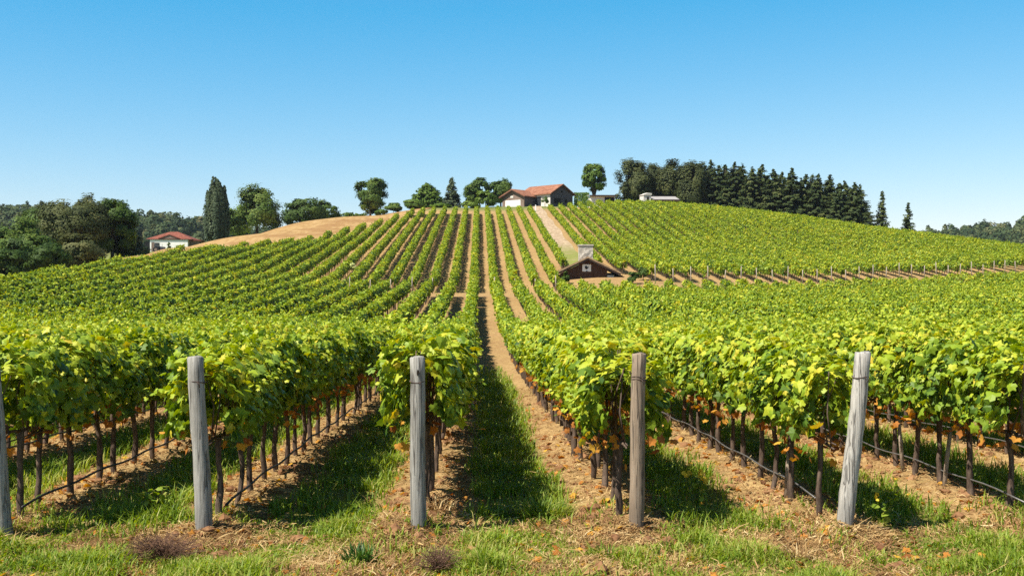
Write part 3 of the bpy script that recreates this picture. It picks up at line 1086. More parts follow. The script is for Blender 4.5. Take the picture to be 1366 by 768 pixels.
def weed(px, py, hh, label, seed, flowers, nb):
    r = np.random.default_rng(seed)
    x, y, z = gpt(px, py)
    o = empty('weed', (x, y, z), 0, label, 'weed')
    b = MB()
    tips, nodes = [], []
    for i in range(nb):
        a = r.uniform(0, 6.28)
        sp = r.uniform(.05, .16)
        e = (sp * math.cos(a), sp * math.sin(a), hh * r.uniform(.65, 1))
        m = (e[0] * .4, e[1] * .4, e[2] * .5)
        b.tube([(0, 0, -.02), m, e], [.006, .005, .003], 5)
        tips.append(e)
        nodes += [tuple(m[c] * (1 - u) + e[c] * u for c in range(3)) for u in r.random(5)]
        nodes += [tuple(m[c] * u for c in range(3)) for u in r.random(4)]
    b.build('stem', M['tuft'] if flowers else M['straw'], o)
    P = np.array(nodes) + r.normal(0, .03, (len(nodes), 3))
    k = len(P)
    V, f, a = leaves(P, r.normal(0, .5, (k, 3)) + [0, 0, 1], r.normal(0, 1, (k, 3)), .07 * r.uniform(.6, 1.3, k), r.uniform(.2, 1, k), HEX, HEX_F)
    link('leaves', raw_mesh('leaves', V, [f], {'tint': a}, [M['grass']]), o)
    if flowers:
        tp = np.array(tips)[:flowers]
        P = np.repeat(tp, 7, 0) + r.normal(0, .014, (len(tp) * 7, 3))
        k = len(P)
        V, f, a = leaves(P, r.normal(0, .6, (k, 3)) + [0, -.6, .6], r.normal(0, 1, (k, 3)), np.full(k, .045), r.random(k), HEX, HEX_F)
        link('blossoms', raw_mesh('blossoms', V, [f], {'tint': a}, [M['flower']]), o)


weed(928, 690, .52, 'upright weed with yellow blossoms in the alley right of the brown post', 3, 4, 6)
weed(1180, 700, .42, 'leafy weed with one yellow leaf to the right of the slanting post', 6, 1, 5)
weed(205, 690, .36, 'bushy green weed in the shade left of the post that leans left', 9, 0, 9)
weed(500, 600, .40, 'pale branching weed left of the knot-hole post', 14, 0, 4)


# ------------------------------------------------------------------ trees
def crown_mesh(r, cz, rx, rz, n, size, mat, nl=14, clumps=110, tight=.16, bottom=-.75, ry=None, tone=0.0):
    """cards gathered in clumps over sub-lobes of an uneven ellipsoid"""
    ry = ry or rx
    D = unit(r.normal(size=(nl * 4, 3)))
    D = D[D[:, 2] > bottom][:nl]
    lobes = D * [rx * .57, ry * .57, rz * .59] * r.uniform(.8, 1.1, (len(D), 1))
    lr = r.uniform(.30, .48, len(D))
    c = r.integers(0, len(D), clumps)
    d2 = unit(r.normal(size=(clumps, 3)) + D[c] * .9 + [0, 0, .15])
    cc = lobes[c] + d2 * lr[c][:, None] * [rx, ry, rz]
    ctint = r.normal(.45 + tone, .16, clumps)
    k = r.integers(0, clumps, n)
    off = np.clip(r.normal(0, 1, (n, 3)), -1.7, 1.7) * tight * np.array([rx, ry, rz * .7])
    P = cc[k] + off
    N = unit(d2[k] + unit(off) * .7 + unit(P) * .6 + r.normal(0, .24, (n, 3)) + [0, 0, .3])
    V, f, a = leaves(P + [0, 0, cz], N, r.normal(0, 1, (n, 3)) + [0, 0, -.5], size * r.uniform(.6, 1.4, n), np.clip(ctint[k] + r.normal(0, .12, n), 0, 1), DIA, DIA_F)
    return raw_mesh('crown', V, [f], {'tint': a}, [mat]), lobes + [0, 0, cz]


def tree_trunk(o, r, H, rad, lobes, mat=None, start=.25):
    b = MB()
    k = len(lobes)
    bend = r.normal(0, .02 * H, 2)
    pts = [(bend[0] * q * q, bend[1] * q * q, -.6 + (H + .6) * q) for q in np.linspace(0, 1, 7)]
    b.tube(pts, [rad * (1.35 - 1.1 * q) for q in np.linspace(0, 1, 7)], 9)
    for i in range(min(k, 9)):
        q = start + .6 * i / 9
        p = Vector((bend[0] * q * q, bend[1] * q * q, H * q))
        e = Vector(lobes[i])
        m = p.lerp(e, .5) + Vector((0, 0, .06 * H))
        b.tube([p, m, e], [rad * .45, rad * .28, rad * .08], 6)
    b.build('trunk', mat or M['bark'], o, True)


def broad_tree(name, px, py_top, w_px, Y, label, mat, seed, low=.2, n=4200, group=None, tone=0.0, tight=.125, size=.42, dx=0, trunk_r=.25, nl=15):
    r = np.random.default_rng(seed)
    x, y, zt = ray(px, py_top, Y)
    zb = float(base_h(x, y))
    H = zt - zb
    rx = w_px / F * Y / 2
    o = empty(name, (x, y, zb), r.uniform(0, 6.28), label, 'tree', group)
    rz = H * (1 - low) / 2
    me, lobes = crown_mesh(r, H - rz, rx, rz, int(n * 2.1), size * .88, mat, tone=tone, tight=tight, nl=nl, clumps=85)
    # keep the crown inside its measured outline
    link('crown', me, o)
    tree_trunk(o, r, H * .8, trunk_r * H / 10, lobes)
    return o


TR = 'trees behind the stubble field'
LW = 'trees of the dark wood at the left edge'
broad_tree('broadleaf_tree', 12, 286, 95, 128, 'low mid-green bushy tree at the left picture edge', M['oak'], 31, .02, 7000, LW, size=.30)
broad_tree('broadleaf_tree', 58, 277, 80, 152, 'green rounded tree between the edge bush and the big dark tree', M['oak'], 32, .05, 5500, LW, size=.33)
broad_tree('broadleaf_tree', 40, 308, 75, 125, 'short dark leafy tree in front of the left wood', M['oak'], 39, .0, 5000, LW, size=.30)
broad_tree('broadleaf_tree', 92, 261, 95, 140, 'large dark domed tree, biggest of the wood at the left', M['brownish'], 33, .02, 9000, LW, tight=.13, size=.30)
broad_tree('broadleaf_tree', 128, 264, 60, 147, 'brownish tall tree squeezed behind the big dark dome', M['brownish'], 35, .05, 6000, LW, size=.3)
broad_tree('broadleaf_tree', 150, 262, 62, 143, 'dark ragged tree at the right end of the left wood', M['oak'], 34, .02, 7000, LW, size=.30)
broad_tree('broadleaf_tree', 105, 312, 70, 126, 'low dark understorey tree at the foot of the big dark dome', M['brownish'], 36, .0, 4500, LW, size=.28)
broad_tree('broadleaf_tree', 166, 312, 44, 146, 'low dark bushy tree at the foot of the ragged tree, nearest the white house', M['brownish'], 38, .0, 3000, LW, size=.28, tone=-.2)
broad_tree('shrub', 186, 325, 26, 222, 'low dark shrub added for the shadow area left of the white house', M['conifer'], 58, .0, 1200, None, size=.3, tone=-.2)  # shrub added to darken the shadowed ground here
broad_tree('broadleaf_tree', 8, 330, 60, 116, 'lowest dark bush in the bottom left corner of the left wood', M['oak'], 27, .0, 3500, LW, size=.28, tone=-.15)
broad_tree('broadleaf_tree', 60, 325, 60, 121, 'low dark bush in front of the left wood, beneath the big dark dome', M['oak'], 28, .0, 3500, LW, size=.28, tone=-.15)

# poplar
r = np.random.default_rng(51)
x, y, zt = ray(289, 223, 228)
zb = float(base_h(x, y))
H = zt - zb
o = empty('poplar_tree', (x, y, zb), 0, 'tall narrow dark poplar standing left of the broad trees on the ridge', 'tree')
P, N, A = [], [], []
for i in range(60):
    a, q = r.uniform(0, 6.28), math.sqrt(r.random())
    lx, ly = 2.4 * q * math.cos(a), 2.4 * q * math.sin(a)
    z0, z1 = r.uniform(.05, .25) * H, H * (1.0 - .28 * q) * r.uniform(.84, 1.0)
    n = 300
    u = r.random(n) ** .9
    wdt = .78 * np.sin(np.clip(u, 0.03, 1) * math.pi) ** .5 * (1.05 - .6 * u) + .05
    th = r.uniform(0, 6.28, n)
    P.append(np.c_[lx * (1 - .2 * u) + wdt * np.cos(th) + r.normal(0, .06, n), ly * (1 - .2 * u) + wdt * np.sin(th), z0 + (z1 - z0) * u])
    N.append(np.c_[np.cos(th), np.sin(th), np.full(n, .35)] + r.normal(0, .4, (n, 3)) + np.array([lx, ly, 0]) * .3)
    A.append(np.clip(r.normal(.45, .12, n) + r.normal(0, .12), 0, 1))
P, N, A = np.vstack(P), np.vstack(N), np.concatenate(A)
V, f, a = leaves(P, N, r.normal(0, .5, P.shape) + [0, 0, 1], .40 * r.uniform(.6, 1.3, len(P)), A, DIA, DIA_F)
link('crown', raw_mesh('crown', V, [f], {'tint': a}, [M['pale_conifer']]), o)
tree_trunk(o, r, H * .8, .28, [])

broad_tree('broadleaf_tree', 343, 248, 70, 232, 'broad spreading tree just right of the tall poplar', M['oak'], 41, .0, 5200, TR, tone=.12)
broad_tree('broadleaf_tree', 318, 272, 40, 236, 'small tree between the poplar and the broad spreading tree', M['bright'], 42, .0, 2200, TR)
broad_tree('broadleaf_tree', 405, 264, 62, 243, 'low wide dark tree on the stubble field ridge', M['oak'], 43, .0, 4200, TR, tone=-.1)
broad_tree('broadleaf_tree', 432, 268, 36, 250, 'dark rounded bush tree joined to the low wide tree', M['oak'], 44, .0, 2600, TR, tone=-.1)
broad_tree('broadleaf_tree', 494, 237, 49, 246, 'stand-alone tall leafy tree in the middle of the stubble ridge', M['oak'], 45, .06, 5200, TR, tone=.05)
broad_tree('broadleaf_tree', 525, 270, 22, 243, 'little dark bush right of the stand-alone tall tree', M['oak'], 46, .0, 1300, TR)
broad_tree('broadleaf_tree', 508, 279, 18, 240, 'tiny green bush at the foot of the stand-alone tall tree', M['bright'], 47, .0, 800, TR)
for i, (px, py) in enumerate(((452, 284), (465, 283), (478, 285))):
    broad_tree('shrub', px, py, 20, 252, ('left', 'middle', 'right')[i] + ' one of three low shrubs along the stubble ridge', M['bright'], 60 + i, .0, 600, 'low shrubs on the ridge')
broad_tree('broadleaf_tree', 553, 266, 30, 243, 'low green tree on the left flank of the pointed leafy tree', M['bright'], 48, .0, 1900, TR)
broad_tree('broadleaf_tree', 640, 240, 38, 252, 'dark round tree, left of the pair beside the farmhouse', M['oak'], 49, .0, 3600, TR, tone=.05)
broad_tree('broadleaf_tree', 668, 238, 36, 253, 'round tree right beside the farmhouse gable', M['oak'], 50, .0, 3600, TR, tone=.1)
broad_tree('broadleaf_tree', 648, 254, 30, 246, 'lighter green low tree in front of the round pair by the farmhouse', M['bright'], 52, .0, 2200, TR, tone=.2)
broad_tree('broadleaf_tree', 628, 268, 24, 243, 'small yellow-green bush at the top of the vine rows', M['bright'], 53, .0, 1200, TR, tone=.3)
broad_tree('broadleaf_tree', 590, 272, 28, 243, 'low olive bush under the slender conifer', M['bright'], 57, .0, 1200, TR)
broad_tree('broadleaf_tree', 793, 218, 33, 266, 'lone round-headed tree on a bare trunk right of the farmhouse', M['bright'], 54, .47, 3600, None, tone=-.05, trunk_r=.3)


def conifer_mesh(r, H, w, n_whorl, per, mat, droop=.25, size=.34, power=.85):
    P, N, A, T = [], [], [], []
    step = H / n_whorl
    for i in range(n_whorl):
        u = i / (n_whorl - 1)
        z = H * (.04 + .94 * u)
        rad = w / 2 * (1 - u) ** power + .10
        m = max(4, int(per * (1 - u * .6)))
        for j in range(m):
            a = r.uniform(0, 6.28)
            L = rad * r.uniform(.6, 1.18)
            k = max(3, int(L / .13))
            q = np.linspace(.2, 1, k) if L > .5 else np.linspace(.05, 1, k)
            zz = z + r.uniform(-.8, .8) * step - droop * L * q + .2 * L * q * q
            tn = r.normal(.42, .17)
            for rep in range(4):
                P.append(np.c_[L * q * math.cos(a), L * q * math.sin(a), zz] + r.normal(0, .13, (k, 3)) * [1, 1, .7])
                N.append(np.c_[np.full(k, math.cos(a) * .7), np.full(k, math.sin(a) * .7), np.full(k, .7)] + r.normal(0, .25, (k, 3)))
                T.append(np.c_[np.full(k, math.cos(a)), np.full(k, math.sin(a)), np.full(k, -.45)] + r.normal(0, .4, (k, 3)))
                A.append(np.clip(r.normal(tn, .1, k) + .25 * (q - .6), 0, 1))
    P, N, T, A = np.vstack(P), np.vstack(N), np.vstack(T), np.concatenate(A)
    V, f, a = leaves(P, N, T, size * r.uniform(.7, 1.3, len(P)), A, DIA * [.8, 1.2, 1], DIA_F)
    return raw_mesh('crown', V, [f], {'tint': a}, [mat])


def conifer(px, py_top, w_px, Y, label, mat, seed, group=None, name='conifer_tree', whorls=22, per=11, power=.85, droop=.25):
    r = np.random.default_rng(seed)
    x, y, zt = ray(px, py_top, Y)
    zb = float(base_h(x, y))
    H = zt - zb
    o = empty(name, (x, y, zb), r.uniform(0, 6), label, 'tree', group)
    o.rotation_euler.x, o.rotation_euler.y = r.normal(0, .025), r.normal(0, .025)
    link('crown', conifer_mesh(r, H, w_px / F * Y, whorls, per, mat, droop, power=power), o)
    tree_trunk(o, r, H * .93, .2, [])


conifer(570, 245, 54, 250, 'wide pointed leafy tree left of the slender conifer', M['bright'], 70, TR, 'pointed_tree', 28, 20, .62, .1)
conifer(602, 237, 25, 248, 'slender grey-green conifer between the pointed tree and the farmhouse trees', M['pale_conifer'], 71, None, whorls=28, per=11, power=.75)
conifer(1176, 256, 25, 240, 'slim spire conifer standing alone right of the dark wood', M['conifer'], 72, None, whorls=30, per=11, power=.7)
conifer(1211, 271, 30, 236, 'small lone conifer furthest right on the hill crest', M['conifer'], 73, None, whorls=22, per=11, power=.8, droop=.35)
WD = 'conifers of the dark wood on the crest'
tops = [(930, 216), (946, 217), (957, 219), (968, 217), (979, 219), (990, 218), (1004, 221), (1018, 223), (1033, 224), (1045, 229), (1057, 228), (1073, 230), (1088, 233), (1104, 236), (1119, 241), (1131, 243), (1143, 245)]
for i, px in enumerate(range(938, 1150, 13)):
    py = float(np.interp(px, [t_[0] for t_ in tops], [t_[1] for t_ in tops])) + 5 + 4 * math.sin(i * 2.7)
    conifer(px, py, 66, 270 - (px - 930) * .115, f'dark conifer of the rear rank in the crest wood, {ordinal(i + 1)} from its left', M['conifer'], 180 + i, 'conifers of the rear rank in the crest wood', whorls=28, per=13, power=.8, droop=.35)
for i, (px, py) in enumerate(tops):
    py += 3.5 * math.sin(i * 4.1 + 1)
    Y = 262 - (px - 930) * .115 + (4 if i % 2 else 0)
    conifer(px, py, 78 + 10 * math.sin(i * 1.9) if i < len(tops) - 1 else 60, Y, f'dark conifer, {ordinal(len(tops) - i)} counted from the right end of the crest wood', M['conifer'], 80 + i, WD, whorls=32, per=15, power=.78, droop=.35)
PW = 'broad dark trees at the left end of the crest wood'
for i, (px, py, w, Y, lab) in enumerate(((848, 213, 56, 262, 'broad dark domed tree at the left end of the crest wood'), (874, 211, 54, 268, 'broad dark tree, second from the left in the crest wood'), (901, 212, 52, 264, 'broad dark tree behind the long grey shed'), (922, 215, 46, 260, 'broad dark tree next to the first conifers'), (833, 243, 26, 258, 'small dark tree under the left end of the crest wood'))):
    broad_tree('broadleaf_tree', px, py, w, Y, lab, M['brownish'], 120 + i,   .08 if i < 4 else .1, 8000 if i < 4 else 1600, PW, tight=.13, tone=-.15, trunk_r=.28)
# the pale round bush among the hillside rows
x, y, z = ray(474, 357, 131)
x = X0 + SP * round((x - X0) / SP) + SP / 2 - .3
zb = float(h(x, y))
o = empty('round_bush', (x, y, zb), 0, 'pale yellow round-headed bush standing alone among the hillside rows', 'bush')
me, lobes = crown_mesh(np.random.default_rng(3), z - zb, .52, .5, 700, .14, M['pale_leaf'], nl=10, clumps=40)
link('crown', me, o)
b = MB()
b.tube([(0, 0, -.2), (.02, 0, 1), (0, 0, z - zb)], [.05, .045, .03], 7).build('trunk', M['vine_bark'], o, True)

# small dark bushes by the hut
for i, (px, py, w, Y, lab) in enumerate(((753, 373, 12, 120, 'dark bush at the left corner of the hut'), (844, 378, 18, 117, 'dark green bush right of the hut'), (858, 373, 14, 120, 'dark shrub between the hut and the first hillside post'))):
    x, y, zt = ray(px, py, Y)
    zb = float(base_h(x, y))
    rr = w / F * Y / 2
    o = empty('bush', (x, y, zb), 0, lab, 'bush', 'bushes round the hut')
    me, lobes = crown_mesh(np.random.default_rng(160 + i), .75, rr, .7, 700, .2, M['oak'], nl=9, clumps=30)
    link('crown', me, o)
    b = MB()
    b.tube([(0, 0, -.2), (0, .02, .6)], [.05, .03], 6).build('trunk', M['bark'], o)


# far woods on the ridges (one mass each side)
def far_wood(name, label, boxes, n, seed, zone):
    r = np.random.default_rng(seed)
    P, N, A, S = [], [], [], []
    for i in range(n):
        x, y = r.uniform(*boxes[0]), r.uniform(*boxes[1])
        z = float(base_h(x, y))
        hh, ww = r.uniform(7, 12), r.uniform(3.2, 5.2)
        if r.random() < .15:
            ww *= .6
            hh *= 1.15
        m = 170
        d = unit(r.normal(size=(m, 3)) + [0, -.25, .3])
        cl = unit(r.normal(size=(9, 3)) + [0, 0, .3])
        near = (d @ cl.T).max(1)
        q = (.55 + .5 * near ** 2) * r.uniform(.85, 1.05, m)
        P.append(np.c_[x + d[:, 0] * ww * q, y + d[:, 1] * ww * q, z + hh * .55 + d[:, 2] * hh * .5 * q])
        N.append(d + r.normal(0, .2, (m, 3)))
        A.append(np.clip(r.normal(zone, .2) + r.normal(0, .08, m), 0, 1))
        S.append(r.uniform(.9, 1.9, m))
    P, N, A, S = np.vstack(P), np.vstack(N), np.concatenate(A), np.concatenate(S)
    V, f, a = leaves(P, N, r.normal(0, 1, P.shape), S, A, DIA, DIA_F)
    tag(link(name, raw_mesh(name, V, [f], {'tint': a}, [M['far']])), label, 'forest', kind='stuff')


far_wood('forest', 'distant wooded ridge behind the white house on the left', ((-330, -110), (560, 670)), 620, 1, .42)
far_wood('forest', 'distant hazy wooded hill at the right picture edge', ((235, 520), (610, 780)), 900, 2, .5)

# ------------------------------------------------------------------ buildings
M['terracotta'] = None
t = NT('terracotta_tiles')
o_ = t.coord()
w = t.n('ShaderNodeTexWave', wave_type='BANDS', bands_direction='X')
w.inputs['Scale'].default_value = 2.2
w.inputs['Distortion'].default_value = .6
t.l(o_, w.inputs[0])
nn = t.noise(o_, 1.3, 5)
n2 = t.noise(o_, 7, 4, .7)
c = t.ramp(nn, [(.3, (.19, .075, .045)), (.5, (.28, .125, .075)), (.75, (.37, .19, .12))])
c = t.mix(t.math('MULTIPLY', t.step(n2, .5, .7), .4), c, (.24, .10, .06))
M['terracotta'] = t.done(t.bsdf(c, .9, .1, w.outputs[1], .5, .05))
M['red_roof'] = plain('red_roof_tiles', (.20, .068, .045), .85, .15, .35, 2.0, .5)
M['white_wall'] = plain('white_render', (.60, .56, .50), .9, .1, .08, 1.5)
M['bright_wall'] = plain('bright_white_render', (.84, .81, .76), .9, .1, .06, 1.5)
M['brown_wall'] = plain('brown_render', (.21, .15, .12), .9, .1, .25, 1.2)
M['shaded_wall_bonnet'] = plain('shaded_wall_bonnet_grey', (.075, .072, .08), .85, .15, .25, 2)  # shade of the farmhouse's right-facing walls put into the colour; also bonnet grey
M['dark_gap'] = plain('dark_interior', (.02, .02, .02), .9, .05, .2, 2)
M['glass'] = plain('window_glass', (.03, .035, .04), .15, .5, .2, 2, 0)
M['stone'] = plain('pale_stone', (.45, .40, .34), .95, .1, .35, 5, .8)
M['stone_cap'] = plain('stone_cap', (.48, .43, .37), .95, .1, .2, 5, .5)
M['fascia'] = plain('dark_fascia', (.05, .032, .025), .8, .15, .2, 3)
M['grey_roof'] = plain('grey_sheet_roof', (.32, .295, .275), .7, .2, .15, 1)
M['dark_roof'] = plain('dark_felt_roof', (.10, .075, .065), .85, .1, .2, 1)
M['paint_white'] = plain('white_paint', (.80, .79, .77), .6, .2, .06, 3, .05)
M['ink'] = plain('black_paint', (.018, .016, .016), .6, .2, .1, 3, .05)
t = NT('dark_timber')
o_ = t.coord()
w = t.n('ShaderNodeTexWave', wave_type='BANDS', bands_direction='X')
w.inputs['Scale'].default_value = 2.0
w.inputs['Distortion'].default_value = .3
t.l(o_, w.inputs[0])
nn = t.noise(t.mapping(o_, (7, 7, 1)), 1.5, 5)
c = t.ramp(nn, [(.3, (.058, .030, .019)), (.7, (.115, .058, .038))])
c = t.mix(t.math('MULTIPLY', t.step(w.outputs[1], .22, .06), .8), c, (.018, .008, .006))
M['timber'] = t.done(t.bsdf(c, .8, .2, w.outputs[1], .4, .02))
t = NT('thatch_roof')
o_ = t.coord()
nn = t.noise(t.mapping(o_, (2, 9, 2)), 1.6, 6, .7)
M['shingle'] = t.done(t.bsdf(t.ramp(nn, [(.3, (.19, .115, .06)), (.55, (.34, .235, .14)), (.8, (.47, .35, .23))]), .95, .05, nn, .8, .05))

# --- hut
x, y, z = ray(784, 376, 124)
hz = float(base_h(x, y))
hut = empty('wooden_hut', (x, y, hz - .05), R(-2), 'low dark timber hut with stone chimney at the foot of the track', 'hut')
gz = ray(784, 374.5, 124)[2] - hz + .05          # floor line of the timber gable above the ground
k = 124 / F
W2 = 26 * k
apex = ray(784, 344.5, 124)[2] - hz + .05
eave = ray(784, 364, 124)[2] - hz + .05
hw = 43 * k
sl = (apex - eave) / (hw - 2 * k)
D = 6.5
b = MB()
b.box(-W2 - .05, W2 + .05, .02, D, -1.2, gz)
b.build('plinth', M['stone'], hut)
b = MB()
b.prism([(-W2 - .9, gz), (W2, gz), (W2, apex - .12 - sl * W2 - .1), (0, apex - .22), (-W2 - .9, apex - .22 - sl * (W2 + .9))], 'y', 0, .12)
b.build('wall', M['timber'], hut)
b = MB()
b.box(-W2, W2, .14, D, gz, eave + .3)
b.build('inner_wall', M['dark_gap'], hut)
b = MB()
b.box(W2 + .01, W2 + .75, -.02, .25, gz - .15, gz + .62)
b.build('white_panel', M['white_wall'], hut)
b = MB()
b.box(W2 + .76, W2 + 1.75, .3, D, -.8, eave - .25).box(-W2 - 1.9, -W2 - .92, .3, D, -.8, eave - .45)
b.build('side_bay', M['dark_gap'], hut)
roof = None
b = MB()
th = .19
e = hw + .1
for s in (-1, 1):
    ez = apex - sl * e
    b.prism([(0, apex), (s * e, ez), (s * e, ez + th), (0, apex + th)], 'y', -.75, D + .5)
roof = b.build('roof', M['shingle'], hut)
b = MB()
for s in (-1, 1):
    ez = apex - sl * (e - .06)
    b.prism([(0, apex - .20), (s * (e - .06), ez - .20), (s * (e - .06), ez - .004), (0, apex - .004)], 'y', -.70, -.62)
b.build('bargeboard', M['fascia'], hut)
b = MB()
cz0, cz1 = apex - .1, ray(784, 328, 127)[2] - hz
cx0, cx1 = -10.5 * k, 8.5 * k
b.box(cx0, cx1, 2.0, 3.4, cz0 - .5, cz1)
r = np.random.default_rng(2)
bmesh.ops.subdivide_edges(b.bm, edges=b.bm.edges[:], cuts=4, use_grid_fill=True)
for v in b.bm.verts:
    v.co += Vector(r.normal(0, .022, 3))
ch = b.build('chimney', M['stone'], hut)
b = MB()
b.box(cx0 - .08, cx1 + .08, 1.92, 3.48, cz1 + .03, cz1 + .17)
b.build('cap', M['stone_cap'], ch)
# window with a white surround and a dark bird-like figure
sx0, sx1, sz0, sz1 = -7.2 * k, 4.4 * k, ray(784, 361.5, 124)[2] - hz, ray(784, 352, 124)[2] - hz
em = MB().box(sx0, sx1, -.06, -.005, sz0, sz1).build('gable_sign', M['paint_white'], hut)
mx, mz = (sx0 + sx1) / 2, (sz0 + sz1) / 2
b = MB()
b.prism([(mx - .17, mz + .22), (mx - .02, mz + .27), (mx + .08, mz + .10), (mx + .27, mz + .10), (mx + .10, mz - .06), (mx + .02, mz - .16), (mx - .14, mz - .12), (mx - .20, mz + .06)], 'y', -.085, -.062)
b.prism([(mx - .10, sz0 + .01), (mx + .12, sz0 + .01), (mx + .02, sz0 + .13)], 'y', -.085, -.062)
b.build('emblem', M['ink'], em)
for s in (-1.95, -1.35, W2 + 1.75):
    b = MB().box(s - (W2 if s < 0 else 0), s - (W2 if s < 0 else 0) + .14, -.2, -.06, -1, gz + .5)
    b.build('porch_post', M['white_wall'] if s < 0 else M['fascia'], hut)


# --- farmhouse: two wings meeting at a right angle, seen corner-on
def wing(root, ox, oy, rot, L, Wd, wallh, rise, roofm, ohang=.5, gable_mats=None, z0=-1.5):
    """a gabled block: gable end at local y=0, ridge along +y; returns its pieces as parts"""
    mt = Matrix.Translation((ox, oy, 0)) @ Matrix.Rotation(rot, 4, 'Z')

    def fin(b, name, m, parent=root):
        b.bm.transform(mt)
        return b.build(name, m, parent)
    h2 = Wd / 2
    b = MB()
    b.prism([(-h2, z0), (h2, z0), (h2, wallh), (0, wallh + rise), (-h2, wallh)], 'y', 0, .2)
    fin(b, 'gable_wall', gable_mats[0])
    b = MB()
    b.prism([(-h2, z0), (h2, z0), (h2, wallh), (0, wallh + rise), (-h2, wallh)], 'y', L - .2, L)
    fin(b, 'gable_wall', gable_mats[0])
    b = MB().box(-h2, -h2 + .2, .2, L - .2, z0, wallh)
    fin(b, 'side_wall', gable_mats[1])
    b = MB().box(h2 - .2, h2, .2, L - .2, z0, wallh)
    fin(b, 'side_wall', gable_mats[2])
    sl = rise / h2
    e = h2 + ohang
    b = MB()
    for s in (-1, 1):
        b.prism([(0, wallh + rise + .02), (s * e, wallh + rise + .02 - sl * e), (s * e, wallh + rise + .24 - sl * e), (0, wallh + rise + .24)], 'y', -ohang, L + ohang)
    rf = fin(b, 'roof', roofm)
    b = MB()
    for s in (-1, 1):
        b.prism([(0, wallh + rise - .2), (s * (e - .03), wallh + rise - .2 - sl * (e - .03)), (s * (e - .03), wallh + rise + .015 - sl * (e - .03)), (0, wallh + rise + .015)], 'y', -ohang + .02, -ohang + .12)
    fin(b, 'bargeboard', M['fascia'], rf)
    return fin


Yh = 246.0
x, y, z = ray(716, 275, Yh)
fz = float(base_h(x, y))
farm = empty('farmhouse', (x, y, fz), 0, 'long low farmhouse with terracotta roofs on top of the hill', 'house')
kk = Yh / F
zt = lambda py: ray(716, py, Yh)[2] - fz
# right wing: gable faces front right, ridge runs back to the left
ang = R(42)
gw = (765 - 733) * kk / math.cos(ang) * .98
lx = (733 + 32 * .5 - 716) * kk
fin = wing(farm, lx + .1, 0, ang, 9.6, gw, zt(258.5), zt(246.8) - zt(258.5), M['terracotta'], .5, (M['shaded_wall_bonnet'], M['white_wall'], M['shaded_wall_bonnet']))  # gable turned from the sun: its shade is painted as dark grey
b = MB().box(-.28, .28, -.03, 0, zt(257), zt(254.2))
fin(b, 'window', M['dark_gap'])
b = MB().box(-2.4, -.4, -.03, 0, zt(272), zt(264.8)).box(.9, 1.6, -.03, 0, zt(270), zt(265.5))
fin(b, 'door', M['dark_gap'])
b = MB().box(-gw / 2 - .05, -gw / 2 - .01, 3.0, 5.2, -.3, zt(262.5))
fin(b, 'door', M['glass'])
# left wing: gable faces front left
ang2 = R(-40)
gw2 = (699 - 670) * kk / math.cos(ang2) * .98
lx2 = (684.5 - 716) * kk
fin = wing(farm, lx2, .2, ang2, 8.5, gw2, zt(262), zt(254.5) - zt(262) + .15, M['terracotta'], .55, (M['brown_wall'], M['brown_wall'], M['shaded_wall_bonnet']))  # right side wall coloured dark to stand for its shade
b = MB().box(-gw2 / 2 + .9, gw2 / 2 - 1.0, -.04, 0, -.4, zt(267.2))
fin(b, 'garage_door', M['paint_white'])
b = MB().box(-.75, .05, -.04, 0, zt(264), zt(261.2))
fin(b, 'window', M['white_wall'])

# --- white house far left
Yw = 240.0
x, y, z = ray(227, 334, Yw)
wz = float(base_h(x, y))
wh = empty('white_house', (x, y, wz), 0, 'white house with red hipped roof beyond the stubble field', 'house')
kk = Yw / F
zt2 = lambda py: ray(227, py, Yw)[2] - wz
xl, xr = (200.5 - 227) * kk, (250 - 227) * kk
we = zt2(318.8)
dp = 7.5
b = MB().box(xl, xr, 0, .25, -1.5, we).box(xl, xl + .25, .25, dp, -1.5, we).box(xr - .25, xr, .25, dp, -1.5, we).box(xl, xr, dp, dp + .25, -1.5, we)
b.build('wall', M['bright_wall'], wh)
b = MB()
e = .9
ap = zt2(308)
A_, B_ = (xl - e, -.14, we), (xr + e, -.14, we)
C_, D_ = (xr + e, dp + e, we), (xl - e, dp + e, we)
r0, r1 = (xl + 3.2, dp / 2, ap), (xr - 3.0, dp / 2, ap)
vs = [b.bm.verts.new(p) for p in (A_, B_, C_, D_, r0, r1)]
for f_ in ((0, 1, 5, 4), (1, 2, 5), (2, 3, 4, 5), (3, 0, 4), (3, 2, 1, 0)):
    b.bm.faces.new([vs[i] for i in f_])
rf = b.build('roof', M['red_roof'], wh)
b = MB()
b.box(xl - e, xr + e, -.18, -.06, we - .16, we - .01)
b.build('fascia', M['fascia'], rf)
gx = (226 - 227) * kk
b = MB()
b.prism([(gx - 1.9, we + .06), (gx + 1.9, we + .06), (gx, zt2(313.6))], 'y', -.1, 2.0)
b.build('dormer_gable', M['brown_wall'], wh)
b = MB()
for s in (-1, 1):
    b.prism([(gx, zt2(313.4)), (gx + s * 2.3, we - .02), (gx + s * 2.3, we + .14), (gx, zt2(312.6))], 'y', -.22, 2.1)
b.build('dormer_roof', M['red_roof'], wh)
b = MB().box(xr + .02, xr + 2.2, 1.2, dp - 1, -1.5, we - .35)
b.build('side_annex', M['brown_wall'], wh)
b = MB().box(xr + .02, xr + 2.7, .6, dp - .5, we - .33, we - .15)
b.build('annex_roof', M['red_roof'], wh)
b = MB().box(xl - 1.3, xl - .02, .8, 4, -1.5, we - .5)
b.build('porch', M['dark_gap'], wh)
b = MB().box(xl + .3, xl + .9, -.03, 0, -.4, zt2(323))
b.build('door', M['brown_wall'], wh)

